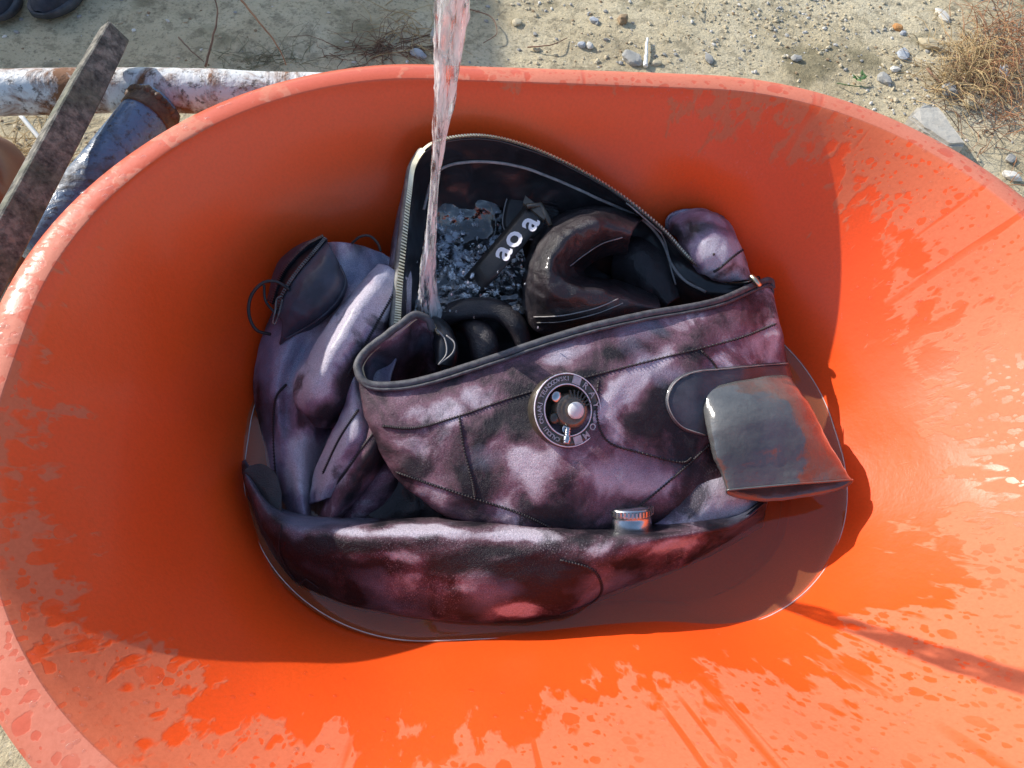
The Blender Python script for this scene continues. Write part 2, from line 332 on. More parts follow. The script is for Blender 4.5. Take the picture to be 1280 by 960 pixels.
def build_tub():
    prof = []                                                # (ring, v, fade)
    for i in range(24): d = 0.34*(1-i/23); prof.append((ring(max(d, 0.003)), d, 0.0))
    prof.append((ring(0, 0.0006, ZR-0.0005), 0.0, 0.0))
    base_d = 0.34
    fl = []
    for i in range(1, 9):
        t = i/8*math.pi/2; fl.append((ring(base_d, -0.05*(1-math.cos(t)), ZR-base_d-0.06*math.sin(t)), base_d+0.05*t, 0.0))
    fl2 = [(ring(base_d, -0.05, ZR-0.40-0.001, shrink=s), 0.5+0.3*(1-s), 0.0) for s in (0.8, 0.55, 0.3, 0.08)]
    rim = [(0.0020, 0.0012), (0.005, 0.0020), (0.014, 0.0022), (0.024, 0.0014), (0.034, -0.0008), (0.040, -0.006), (0.0425, -0.016), (0.042, -0.030), (0.036, -0.035), (0.020, -0.036)]
    seq = list(reversed(fl+fl2)) if False else (list(reversed(fl2))+list(reversed(fl))+prof)
    seq += [(ring(0, g, ZR+z), -g, 1.0) for g, z in rim]
    seq += [(ring(d, 0.014), -0.05-d, 0.6) for d in (0.05, 0.12, 0.2, 0.28, 0.36)]
    seq += [(ring(0.40, 0.012, 0.004), -0.5, 0.6)]
    n = len(seq[0][0]); V = []; F = []; vv = []; fade = []; dry = []; uu = []
    # dryness depth around the tub by compass direction: dry band is deep on the near and right walls
    key = [(-180, -0.01), (-160, 0.005), (-140, 0.04), (-120, 0.10), (-90, 0.15), (-60, 0.165), (-30, 0.165), (0, 0.15), (25, 0.12), (45, 0.07), (65, 0.00), (90, -0.06), (110, -0.10), (140, -0.10), (160, -0.06), (180, -0.01)]
    def dk(a):
        for (a0, v0), (a1, v1) in zip(key, key[1:]):
            if a0 <= a <= a1: return v0+(v1-v0)*(a-a0)/(a1-a0)
        return 0
    per = [0.0]; r0 = seq[40][0] if len(seq) > 40 else seq[-1][0]
    rr0 = ring(0)
    for i in range(1, n): per.append(per[-1]+(rr0[i]-rr0[i-1]).length)
    for j, (rg, v, fd) in enumerate(seq):
        for i, p in enumerate(rg):
            q = p.copy()
            if fd == 0 and v < 0.36:                         # soft dents of a hand-laid plastic wall
                dirv = Vector((p.x/0.6, p.y/0.44, 0)).normalized()
                amp = 0.008*min(1, v/0.1)
                q += dirv*(fbm(Vector((p.x*4, p.y*4, p.z*5)), 2)*amp)
                q += dirv*(-0.012*math.exp(-((p.x-0.06)/0.11)**2)*(1 if p.y < 0 else 0)*math.exp(-((v-0.26)/0.09)**2))
            elif fd == 1.0:
                q.z += fbm(Vector((p.x*3.1, p.y*3.1, 0.4)), 2)*0.002
            V.append(q); vv.append(v); fade.append(fd); uu.append(per[i])
            ang = math.degrees(math.atan2(p.y/0.44, p.x/0.6))
            dry.append((dk(ang)-v) if fd < 0.5 else (0.10+0.03*math.cos(R(ang+60))-(0.10 if 95 < ang < 185 else 0)))
    for j in range(len(seq)-1):
        for i in range(n):
            i2 = (i+1) % n; F.append((j*n+i, j*n+i2, (j+1)*n+i2, (j+1)*n+i))
    F.append(tuple(range(n))[::-1]); F.append(tuple(range((len(seq)-1)*n, len(seq)*n)))
    o = mobj('orange_tub', V, F, M['tub']); me = o.data
    me.set_sharp_from_angle(angle=R(32))
    for nm, data in (('dryness', dry), ('fade', [1.0 if f == 1.0 else 0.0 for f in fade])):
        a = me.attributes.new(nm, 'FLOAT', 'POINT'); a.data.foreach_set('value', data)
    uvl = me.uv_layers.new(name='wall')
    for pl in me.polygons:
        us = [uu[me.loops[li].vertex_index] for li in pl.loop_indices]; wrap = max(us)-min(us) > 1.0
        for li in pl.loop_indices:
            vi = me.loops[li].vertex_index; u = uu[vi]
            if wrap and u < 1.0: u += per[-1]+0.01
            uvl.data[li].uv = (u, vv[vi])
    return tag(o, 'large orange plastic oval tub wet inside, holding the suit and water', 'tub')
TUB = build_tub()

# ------------------------------------------------------------------ ground
def m_ground():
    m_, n = mat('dry_dirt'); b = NB(n); v = b.coord()
    c = b.ramp(b.noise(v, 3.2, 8, 0.62), [(0.32, (0.46, 0.38, 0.235)), (0.5, (0.60, 0.51, 0.33)), (0.68, (0.68, 0.60, 0.42))])
    c = b.mix(b.math('MULTIPLY', b.ramp(b.noise(v, 34, 6, 0.7), [(0.38, 1.0), (0.50, 0.0)]), 0.55), c, (0.20, 0.165, 0.105))
    c = b.mix(b.math('MULTIPLY', b.ramp(b.noise(v, 120, 4, 0.7), [(0.34, 1.0), (0.46, 0.0)]), 0.55), c, (0.11, 0.09, 0.06))
    c = b.mix(b.math('MULTIPLY', b.ramp(b.noise(v, 210, 3, 0.6), [(0.60, 0.0), (0.70, 1.0)]), 0.5), c, (0.62, 0.57, 0.45))
    mp = b.node('ShaderNodeMapping'); mp.inputs['Location'].default_value = (3.1, 0.3, 0); b.l.new(v, mp.inputs[0])
    c = b.mix(b.math('MULTIPLY', b.ramp(b.noise(mp.outputs[0], 4.3, 4, 0.65), [(0.57, 0.0), (0.66, 1.0)]), 0.6), c, (0.16, 0.14, 0.075))
    h = b.math('ADD', b.noise(v, 40, 8, 0.68), b.math('MULTIPLY', b.noise(v, 300, 4, 0.7), 0.35))
    b.out(b.pbr(c, 0.92, 0, b.bump(h, 0.9, 0.012), spec=0.2)); return m_
M['ground'] = m_ground()
def ground_z(x, y): return 0.012*fbm(Vector((x*2.1, y*2.1, 0.7)), 3)+0.005*fbm(Vector((x*11, y*11, 3.3)), 3) - 0.012
def build_ground():
    xs = [-150, -60, -20, -8, -4]+[-2.4+0.02*i for i in range(241)]+[4, 8, 20, 60, 150]
    ys = [-150, -60, -20, -8, -3]+[-1.2+0.02*i for i in range(221)]+[5, 9, 20, 60, 150]
    V = [Vector((x, y, ground_z(x, y))) for y in ys for x in xs]; nx = len(xs)
    F = [(j*nx+i, j*nx+i+1, (j+1)*nx+i+1, (j+1)*nx+i) for j in range(len(ys)-1) for i in range(nx-1)]
    return tag(mobj('ground', V, F, M['ground']), kind='structure')
build_ground()
def on_ground(px, py):
    p = at(px, py, 0.0)
    for _ in range(3): p = at(px, py, ground_z(p.x, p.y))
    return p

# water lying in the bottom of the tub
ZW = ZR-0.28
def build_pool():
    V = []; F = []; cs = [0.02, 0.15, 0.3, 0.45, 0.6, 0.75, 0.86, 0.93, 0.965, 0.985, 0.998, 1.012]
    rg = ring(0.28); n = len(rg); cx, cy = section(0.28)[:2]; c = Vector((cx, cy, ZW))
    for s in cs:
        for p in rg:
            q = c+(p-c)*s; q.z += 0.0050*max(0, (s-0.975)/0.037)**2+0.0005*fbm(q*14, 2); V.append(q)
    for j in range(len(cs)-1):
        for i in range(n): i2 = (i+1) % n; F.append((j*n+i, (j+1)*n+i, (j+1)*n+i2, j*n+i2))
    F.append(tuple(range(n)))
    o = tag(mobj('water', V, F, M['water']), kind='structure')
    rl = ring(0.2765); rl.append(rl[0]); tube('waterline_highlight', [p+(c-p).normalized()*.0015 for p in rl], .0007, m_simple('waterline_glint', (.50, .46, .45), (.70, .66, .64), 40, .15, 0, 0), o, 6, False)  # pale tube stands in for the highlight along the water's edge
    return o
build_pool()

# shed that stands beyond the left edge of the view and shades the far ground
def build_shed():
    e = empty('shed', (-4.6, 5.3, 0), 'plain grey rendered shed beyond the far left of the yard', 'shed')
    mw = m_simple('grey_render', (0.36, 0.35, 0.32), (0.46, 0.44, 0.40), 2, 0.9, 0, 0.5, 60); mr = m_simple('sheet_roof', (0.24, 0.26, 0.27), (0.33, 0.34, 0.35), 3, 0.5, 0.3, 0.2, 30)
    X, Y, Z = Vector((1, 0, 0)), Vector((0, 1, 0)), Vector((0, 0, 1))
    V, F = box_data(Vector((-4.6, 5.35, 0.94)), X*1.50, Y*1.90, Z*0.96); mobj('wall', V, F, mw, e, False)
    V, F = box_data(Vector((-4.6, 5.35, 1.955)), X*1.63, Y*2.05, Z*0.045); mobj('roof', V, F, mr, e, False)
    V, F = box_data(Vector((-3.085, 5.0, 0.93)), X*0.02, Y*0.42, Z*0.92); mobj('door', V, F, mr, e, False)
build_shed()

# ------------------------------------------------------------------ the drysuit
SUIT = empty('drysuit', (0, 0.02, 0.10), 'smoke-print maroon and lavender neoprene drysuit lying unzipped in the orange tub', 'drysuit')
def inside(p, margin=0.006):
    """slide a control point up its line until it clears the tub wall"""
    p = p.copy()
    for _ in range(40):
        d = ZR-p.z
        if sdist(p.x, p.y, d) < -margin: break
        p += (CAM-p).normalized()*0.004
    return p
def cp(t): return t.copy() if isinstance(t, Vector) else inside(at(*t))
SURF = {}
def sheet(name, rows, mt, parent=SUIT, nu=110, nv=70, thick=0.004, wr=0.003, ws=14.0, wr2=0.0008, ws2=55.0, seed=0.0, aniso=None, blobs=(), cool=()):
    """cloth panel through a grid of control points, wrinkled along its normal, with real thickness"""
    G = [[cp(t) for t in r_] for r_ in rows]
    H = [spline(r_, nu) for r_ in G]
    cols = [spline([h[i] for h in H], nv) for i in range(nu)]
    P = [[cols[i][j] for i in range(nu)] for j in range(nv)]
    N = [[None]*nu for _ in range(nv)]
    for j in range(nv):
        for i in range(nu):
            du = P[j][min(nu-1, i+1)]-P[j][max(0, i-1)]; dv = P[min(nv-1, j+1)][i]-P[max(0, j-1)][i]
            n_ = du.cross(dv); N[j][i] = n_.normalized() if n_.length > 1e-12 else Vector((0, 0, 1))
    sgn = sum((CAM-P[j][i]).dot(N[j][i]) for j in range(0, nv, 5) for i in range(0, nu, 5)); sgn = 1 if sgn > 0 else -1
    V = []
    for j in range(nv):
        for i in range(nu):
            p = P[j][i]; q = p+Vector((seed, seed*0.7, 0))
            if aniso: q = Vector((q.dot(aniso[0])*aniso[1], q.dot(aniso[0].cross(Vector((0, 0, 1))).normalized())*aniso[2], q.z*aniso[2]))
            e = min(1, 4*min(i/(nu-1), 1-i/(nu-1), j/(nv-1), 1-j/(nv-1))+0.25)
            f = fbm(q*ws, 3); g = 1-2*abs(noise.noise(q*ws*0.8+Vector((9, 2, 4))))
            d = wr*(0.6*f+0.5*g*g*g)*e+wr2*fbm(q*ws2, 2)
            V.append(p+N[j][i]*(sgn*d))
    F = []
    for j in range(nv-1):
        for i in range(nu-1):
            f = (j*nu+i, j*nu+i+1, (j+1)*nu+i+1, (j+1)*nu+i); F.append(f if sgn > 0 else f[::-1])
    o = mobj(name, V, F, mt, parent)
    if blobs or cool:                                        # print paler, darker or bluer, with lit ridges and shaded undersides painted in
        for nm, bl in (('tone', blobs), ('cool', cool)):
            at_ = o.data.attributes.new(nm, 'FLOAT', 'POINT'); vals = []
            for q in V:
                x, y = pix(q); x += 7*noise.noise(q*30); y += 7*noise.noise(q*30+Vector((5, 1, 8))); t_ = 0
                for bx, by, rx, ry, ang, am in bl:
                    c_, s_ = math.cos(R(ang)), math.sin(R(ang)); dx, dy = x-bx, y-by; e_ = ((c_*dx+s_*dy)/rx)**2+((-s_*dx+c_*dy)/ry)**2
                    if e_ < 8: t_ += am*math.exp(-e_)
                vals.append(t_)
            at_.data.foreach_set('value', vals)
    if thick:
        s = o.modifiers.new('thickness', 'SOLIDIFY'); s.thickness = thick; s.offset = -1
    SURF[o.name] = (BVHTree.FromPolygons(V, F), [V[i] for i in range(nu)], V, nu, nv)
    return o
def hit(o, px, py, off=0.002):
    """point of a built panel met by the sight line of a photo pixel, lifted off along the panel normal"""
    bv = SURF[o.name][0]; loc, n_, _, _ = bv.ray_cast(CAM, ray(px, py))
    if loc is None:
        q = CAM+ray(px, py)*0.95; loc, n_, _, _ = bv.find_nearest(q)
    if n_.dot(CAM-loc) < 0: n_ = -n_
    return loc+n_*off, n_
def row_of(o, j):
    _, _, V, nu, nv = SURF[o.name]; return [V[j*nu+i] for i in range(nu)]
def surf_path(o, pix, n=60, off=0.001): 
    pts = spline([Vector((x, y, 0)) for x, y in pix], n); return [hit(o, p.x, p.y, off)[0] for p in pts]
def seam(o, pix, n=60, rad=0.0010, mt=None, name='seam', stitches=True):
    path = surf_path(o, pix, n, 0.0004); a = Acc(); a.add(*tube_data(path, rad, 6, True))
    if stitches:
        fr = frames(path)
        for i in range(1, len(path)-1):
            t, n1, b1 = fr[i]; a.add(*box_data(path[i], t*0.0006, n1*0.0016, b1*0.0016))
    return a.build(name, mt or M['seam'], o, True)
def low(t, dz): return (t[0], t[1], t[2]-dz)

# --- far panel with the open zip: black lining seen from inside
zipk = [(497, 410, .300), (500, 360, .315), (506, 300, .332), (512, 245, .360), (519, 207, .385), (543, 182, .402), (595, 173, .410), (650, 183, .402), (710, 208, .382), (770, 243, .352), (825, 287, .318), (862, 327, .292), (897, 351, .268), (928, 356, .262), (946, 350, .262)]
k1 = [(515, 402, .262), (519, 352, .272), (524, 300, .292), (527, 248, .322), (535, 222, .350), (558, 206, .364), (600, 201, .372), (649, 207, .364), (699, 225, .348), (745, 246, .332), (802, 272, .302), (832, 312, .276), (850, 344, .262), (884, 366, .254), (938, 366, .262)]
k2 = [(540, 398, .225), (545, 352, .225), (548, 310, .235), (550, 270, .262), (560, 252, .285), (580, 244, .302), (612, 244, .312), (650, 250, .312), (690, 262, .302), (730, 280, .285), (780, 300, .262), (805, 338, .238), (832, 368, .225), (872, 388, .218), (925, 388, .222)]
k3 = [(570, 420, .185), (575, 372, .185), (580, 340, .190), (585, 315, .205), (595, 305, .215), (612, 302, .225), (635, 302, .235), (660, 306, .235), (690, 316, .228), (722, 330, .215), (762, 345, .205), (790, 370, .190), (820, 392, .185), (860, 405, .182), (910, 402, .185)]
BACK = sheet('back_panel', [zipk, k1, k2, k3], M['lining'], nu=170, nv=60, wr=0.004, ws=16, thick=0.004)
# outside of the same panel, hanging down between zip and tub
ou = [(p[0]-(8 if p[0] < 520 else 0), p[1]-(0 if p[0] < 520 else 1), p[2]-.004) for p in zipk]
o1 = [(484, 425, .285), (484, 370, .295), (490, 305, .315), (503, 240, .348), (513, 203, .378), (541, 180, .395), (596, 172, .402), (652, 182, .395), (714, 208, .372), (775, 244, .340), (832, 288, .300), (868, 326, .275), (903, 350, .262), (930, 353, .262), (950, 348, .262)]
o2 = [low(p, .06) for p in o1]
back_out = sheet('back_outer', [ou, o1, o2], M['camo_dark'], nu=120, nv=24, wr=0.002)
# zip: tape both sides and a row of metal teeth
zp = spline([cp(t) for t in zipk], 260)
tp_pts = [p+Vector((0, 0, .002)) for p in zp]
a = Acc(); fr = frames(tp_pts)
for i, p in enumerate(tp_pts):
    pass
tape = Acc(); strip = []
for i, p in enumerate(tp_pts):
    ctr = Vector((0.02, 0.10, p.z)); outw = (p-ctr); outw.z = 0; outw.normalize()
    s_ = 0.9 if i < 85 else 0.3
    strip.append((p-outw*.0015+Vector((0, 0, .001)), p+outw*(.008*s_)+Vector((0, 0, .0005)), p+outw*(.012*s_)+Vector((0, 0, -.007))))
V = [v for s_ in strip for v in s_]; F = []
for i in range(len(strip)-1):
    for k in range(2): F.append((i*3+k, i*3+k+1, i*3+k+4, i*3+k+3))
tape = mobj('zip_tape', V, F, M['zip_tape'], BACK); sm = tape.modifiers.new('t', 'SOLIDIFY'); sm.thickness = .0016
teeth = Acc(); path = spline(tp_pts, 215); fr = frames(path)
for i in range(1, 214):
    t, n_, b_ = fr[i]; ctr = Vector((0.02, 0.10, path[i].z)); outw = path[i]-ctr; outw.z = 0; outw.normalize()
    teeth.add(*box_data(path[i]+Vector((0, 0, .003)), t*.0011, outw*(.0042 if i < 70 else .0022), Vector((0, 0, .0016))))
tag(teeth.build('zip_teeth', M['brass'], BACK, False), kind='stuff')
# pale tape edge running inside the lining
gl = [(528, 262), (540, 222), (560, 206), (600, 201), (649, 207), (699, 225), (745, 246), (802, 272), (828, 300), (840, 330), (856, 350), (882, 365)]
tube('lining_seam', surf_path(BACK, gl, 110, .002), .0023, M['grey_thread'], BACK, 6, True, 0.6)
tube('lining_seam', surf_path(BACK, [(815, 268), (832, 300), (838, 330), (845, 355)], 40, .0016), .0013, M['grey_thread'], BACK, 6)

# --- floor of the opening
sheet('lining_floor', [[(520, 330, .20), (570, 290, .20), (650, 290, .20), (740, 310, .20), (830, 350, .19)],
                       [(520, 370, .19), (580, 350, .185), (660, 350, .19), (740, 360, .19), (840, 380, .185)],
                       [(520, 420, .19), (590, 410, .18), (660, 410, .18), (750, 410, .18), (860, 400, .185)],
                       [(480, 480, .20), (580, 470, .19), (660, 460, .19), (760, 440, .19), (900, 410, .19)]], M['lining'], nu=60, nv=50, wr=.006, ws=13)

# --- front panel: hem curls back at the left, chest falls towards the water
h0 = [(541, 412, .292), (534, 400, .302), (518, 394, .308), (500, 407, .310), (478, 424, .308), (456, 441, .305), (447, 461, .302), (462, 481, .298), (515, 479, .298), (600, 454, .304), (700, 420, .312), (800, 395, .312), (890, 379, .296), (945, 356, .272), (961, 352, .264), (964, 362, .256)]
def drop(lst, dz, out): 
    r_ = []
    for t, (ox, oy) in zip(lst, out):
        p = at(*t); r_.append(inside(p+Vector((ox, oy, -dz))))
    return r_
h1 = drop(h0[:6], .028, [(.004, -.004)]*6)+[cp(t) for t in [(450, 486, .290), (470, 514, .288), (528, 520, .290), (610, 498, .296), (705, 466, .302), (800, 441, .302), (898, 424, .292), (955, 405, .264), (974, 408, .252), (977, 420, .238)]]
h2 = drop(h0[:6], .06, [(.008, -.008)]*6)+[cp(t) for t in [(463, 528, .268), (486, 558, .268), (543, 574, .272), (620, 558, .280), (710, 530, .288), (800, 502, .286), (895, 478, .276), (962, 462, .250), (986, 470, .236), (988, 490, .215)]]
h3 = drop(h0[:6], .09, [(.012, -.012)]*6)+[cp(t) for t in [(482, 572, .238), (508, 606, .240), (560, 628, .246), (630, 618, .256), (710, 600, .264), (800, 572, .258), (880, 552, .246), (945, 545, .232), (990, 535, .215), (992, 545, .195)]]
h4 = drop(h0[:6], .12, [(.016, -.016)]*6)+[cp(t) for t in [(510, 604, .205), (548, 638, .208), (598, 660, .212), (655, 670, .216), (725, 672, .218), (800, 655, .215), (870, 632, .208), (925, 622, .200), (975, 590, .19), (985, 590, .17)]]
h5 = drop(h0[:6], .14, [(.016, -.016)]*6)+[low(t, .05) for t in [(525, 612, .19), (560, 645, .19), (602, 662, .19), (655, 672, .19), (725, 676, .19), (800, 662, .19), (870, 640, .185), (925, 630, .18), (970, 600, .17), (980, 600, .16)]]
FB = [(795, 478, 55, 20, -35, .20), (775, 500, 25, 22, 0, .10), (830, 445, 30, 12, -40, .14), (775, 600, 60, 20, 10, .17), (835, 602, 22, 16, 0, .12), (660, 590, 16, 45, -25, .18), (545, 512, 60, 22, -8, .11), (600, 500, 30, 16, 0, .08), (735, 432, 40, 14, -15, .10), (930, 428, 45, 22, -10, .13), (700, 448, 20, 12, 0, .10), (880, 395, 60, 10, -10, .05), (530, 560, 20, 14, 0, .05), (690, 560, 12, 30, 0, .10),
      (635, 525, 28, 45, 20, -.13), (705, 600, 30, 30, 0, -.12), (690, 645, 40, 18, 10, -.13), (870, 515, 45, 16, 25, -.18), (810, 528, 30, 14, 10, -.17), (600, 600, 35, 25, 20, -.09), (520, 590, 30, 22, 0, -.10), (650, 470, 25, 14, 0, -.08), (770, 440, 16, 10, 0, -.10), (870, 450, 30, 12, -20, -.08), (600, 560, 12, 30, 0, -.05)]
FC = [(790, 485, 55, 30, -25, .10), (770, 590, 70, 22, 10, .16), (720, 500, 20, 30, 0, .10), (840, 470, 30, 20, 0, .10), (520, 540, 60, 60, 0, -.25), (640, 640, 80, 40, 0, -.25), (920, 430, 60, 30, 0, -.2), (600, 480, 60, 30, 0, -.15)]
FRONT = sheet('front_panel', [h0, h1, h2, h3, h4, h5], M['camo'], blobs=FB, cool=FC, nu=240, nv=120, wr=.0065, ws=9, wr2=.0009, thick=.005)
hem = row_of(FRONT, 0)
tube('hem', [p+Vector((0, 0, .001)) for p in hem], .0052, M['hem'], FRONT, 10)
row3 = row_of(FRONT, 3)
a = Acc(); a.add(*tube_data([p+(CAM-p).normalized()*.0035 for p in row3], .0022, 6)); a.build('hem_binding', M['hem'], FRONT)
# stitched gold line just inside the curl
inn = [h+Vector((0, 0, -.004))+(Vector((0.03, 0.09, h.z))-h).normalized()*.006 for h in hem[0:150]]
st = Acc(); fr = frames(inn)
for i in range(0, 150, 2): t, n_, b_ = fr[i]; st.add(*box_data(inn[i], t*.0016, n_*.0011, b_*.0011))
st.build('stitching', m_simple('gold_thread', (.50, .40, .24), (.62, .5, .33), 80, .5, 0, 0), FRONT)
seam(FRONT, [(478, 533), (520, 535), (575, 520), (650, 494), (740, 470), (830, 447), (920, 424), (970, 405)], 130)
seam(FRONT, [(574, 520), (580, 560), (590, 600), (594, 622)], 34)
seam(FRONT, [(495, 590), (540, 606), (595, 624), (650, 642), (690, 660)], 60)
seam(FRONT, [(748, 475), (746, 520), (760, 552), (800, 566), (850, 578), (865, 572)], 50)
seam(FRONT, [(876, 438), (890, 452), (896, 462)], 14)
seam(FRONT, [(888, 555), (850, 590), (800, 632), (770, 655)], 50)

# --- slate band and patch round the root of the latex seal
def patch(o, outer, inner, name, mt, n=46, m_=7, off=.0015, parent=None):
    po = spline([Vector((x, y, 0)) for x, y in outer], n); pi_ = spline([Vector((x, y, 0)) for x, y in inner], n)
    V = []; F = []
    for j in range(m_):
        for i in range(n):
            q = po[i].lerp(pi_[i], j/(m_-1)); V.append(hit(o, q.x, q.y, off*(1-0.75*abs(2*j/(m_-1)-1)**3))[0])
    for j in range(m_-1):
        for i in range(n-1): F.append((j*n+i, j*n+i+1, (j+1)*n+i+1, (j+1)*n+i))
    ob = mobj(name, V, F, mt, parent or o); s_ = ob.modifiers.new('t', 'SOLIDIFY'); s_.thickness = .002; s_.offset = 0
    return ob
PATCH = patch(FRONT, [(880, 546), (848, 534), (832, 505), (840, 478), (865, 464), (910, 459), (950, 455), (984, 453)],
              [(905, 540), (892, 530), (884, 512), (888, 500), (902, 494), (925, 492), (955, 490), (992, 492)], 'seal_patch', M['patch'])

tube('patch_stitch', surf_path(FRONT, [(880, 544), (849, 531), (834, 504), (842, 480), (866, 466), (910, 461), (950, 457), (983, 455)], 60, .0028), .0008, M['grey_thread'], PATCH, 5)
# --- latex seal: flattened cone with an open end
def build_seal():
    L = [(876, 492, .268), (882, 528, .270), (890, 566, .262), (899, 592, .250), (906, 613, .240)]
    Rr = [(984, 474, .240), (1008, 505, .240), (1030, 542, .232), (1049, 574, .225), (1065, 600, .218)]
    hh = [.020, .029, .027, .021, .016]
    n = 40; L = spline([at(*t) for t in L], n); Q = spline([at(*t) for t in Rr], n); hh = spline(hh, n)
    seg = 56; V = []; F = []
    for i in range(n):
        c = (L[i]+Q[i])/2; ax = (Q[i]-L[i])/2
        dirv = ((L[min(n-1, i+1)]+Q[min(n-1, i+1)])-(L[max(0, i-1)]+Q[max(0, i-1)])).normalized()
        nn = ax.cross(dirv).normalized()
        if nn.z < 0: nn = -nn
        for k in range(seg):
            t = 2*math.pi*k/seg; p = c+ax*math.cos(t)+nn*(hh[i]*math.sin(t))
            p += nn*(.0016*math.sin(5*t+i*.13)*math.sin(t)*(i/n))
            if math.sin(t) < 0: p -= dirv*(.018*math.sin(t)*(i/(n-1))**3)
            p += (p-c).normalized()*(.0050*fbm(p*15, 3)+.0006*math.sin(i*1.5)*(.5+noise.noise(p*30)))
            V.append(p)
    for i in range(n-1):
        for k in range(seg): k2 = (k+1) % seg; F.append((i*seg+k, i*seg+k2, (i+1)*seg+k2, (i+1)*seg+k))
    o = mobj('latex_seal', V, F, M['latex'], SUIT); s_ = o.modifiers.new('t', 'SOLIDIFY'); s_.thickness = .0022; s_.offset = -1
    o['label'] = 'glossy grey latex seal with its open end over the water'
    rim = [V[(n-1)*seg+k] for k in range(seg)]+[V[(n-1)*seg]]
    tube('seal_edge', rim, .0016, M['latex'], o, 6, False)
    return o
build_seal()

# --- lower leg of the suit lying along the near side, half in the water
c0 = [(306, 588, 0.215), (343, 643, 0.225), (400, 660, 0.247), (500, 662, 0.258), (600, 660, 0.258), (700, 667, 0.256), (780, 671, 0.254), (850, 666, 0.242), (920, 653, 0.223), (957, 626, 0.208)]
lb = [(x, y-14, z-.045) for x, y, z in c0]
c1 = [(305, 596, 0.212), (344, 664, 0.224), (400, 682, 0.247), (500, 684, 0.258), (600, 684, 0.260), (695, 690, 0.258), (765, 694, 0.252), (830, 684, 0.234), (905, 664, 0.213), (957, 634, 0.200)]
c2 = [(306, 604, 0.200), (348, 686, 0.209), (404, 712, 0.225), (496, 724, 0.227), (600, 728, 0.237), (690, 730, 0.235), (745, 722, 0.227), (806, 706, 0.208), (890, 678, 0.194), (956, 642, 0.186)]
c3 = [(310, 612, .185), (356, 704, .186), (414, 742, .186), (490, 760, .185), (600, 770, .192), (700, 764, .190), (748, 742, .184), (808, 718, .178), (886, 686, .176), (955, 648, .174)]
c4 = [low((x, y+10, z), .035) for x, y, z in c3]
LB = [(480, 664, 110, 9, 0, .26), (640, 670, 60, 7, 0, .16), (820, 680, 60, 14, -8, .16), (460, 694, 60, 8, -5, .10), (560, 688, 50, 6, -12, .08), (470, 735, 50, 14, 15, .10), (600, 735, 60, 14, -8, .10), (640, 764, 34, 12, -5, .26), (760, 690, 40, 10, 0, .08),  # long pale streaks along the top paint the sunlit crest
      (430, 712, 60, 12, 10, -.08), (600, 708, 90, 9, 0, -.10), (700, 738, 40, 22, 0, -.12), (530, 756, 70, 14, 5, -.14), (690, 775, 50, 8, 0, -.14), (380, 700, 26, 40, 0, -.12), (860, 692, 40, 8, -20, -.05)]
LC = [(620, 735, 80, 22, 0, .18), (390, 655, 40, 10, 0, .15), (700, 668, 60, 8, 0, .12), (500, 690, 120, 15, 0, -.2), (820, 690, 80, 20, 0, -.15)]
LEG = sheet('trouser_leg', [lb, c0, c1, c2, c3, c4], M['camo_dark'], blobs=LB, cool=LC, nu=190, nv=90, wr=.007, ws=8, wr2=.0009, thick=.005, seed=3.1, aniso=(Vector((1, 0, 0)), .55, 1.2))
seam(LEG, [(352, 655), (350, 690), (372, 730), (392, 745)], 40, stitches=False)
seam(LEG, [(700, 768), (740, 752), (752, 735), (740, 712), (700, 700)], 46, .0012)
# black cuff flap at the left end of the leg
sheet('leg_cuff', [[(312, 582, .222), (328, 580, .222), (345, 592, .218), (352, 615, .212)], [(304, 590, .218), (322, 604, .215), (340, 625, .210), (352, 640, .206)],
                   [(305, 605, .20), (318, 640, .195), (334, 668, .19), (352, 690, .19)], [(312, 625, .175), (330, 672, .17), (350, 706, .165), (372, 728, .16)]], M['skin'], nu=50, nv=40, wr=.003)
# dark gusset showing between sleeve, chest and leg
sheet('gusset', [[(440, 610, .20), (490, 590, .215), (540, 590, .215), (600, 620, .20), (660, 650, .19)], [(440, 640, .188), (490, 630, .195), (550, 628, .198), (610, 640, .19), (670, 655, .185)],
                 [(430, 664, .18), (490, 664, .18), (550, 664, .18), (620, 668, .178), (680, 672, .175)]], M['skin'], nu=80, nv=50, wr=.008, ws=15, wr2=.0015)
# pale lower panel at the right, under the latex seal
LOWR = sheet('hip_panel', [[(770, 660, .19), (830, 615, .212), (880, 582, .225), (930, 575, .222), (962, 588, .205), (970, 598, .17)], [(780, 668, .192), (840, 640, .212), (890, 615, .222), (930, 610, .216), (956, 616, .198), (962, 620, .165)],
                 [(800, 676, .195), (850, 660, .206), (895, 645, .208), (930, 638, .202), (952, 635, .186), (958, 636, .160)], [(820, 684, .185), (860, 672, .19), (900, 660, .19), (930, 652, .184), (948, 648, .172), (952, 648, .155)]], M['camo_pale'], blobs=[(900, 640, 60, 14, -12, .16), (880, 600, 30, 20, 0, .08), (860, 630, 22, 18, 0, -.1)], cool=[(880, 620, 80, 50, 0, -.25)], nu=70, nv=50, wr=.003, seed=8)

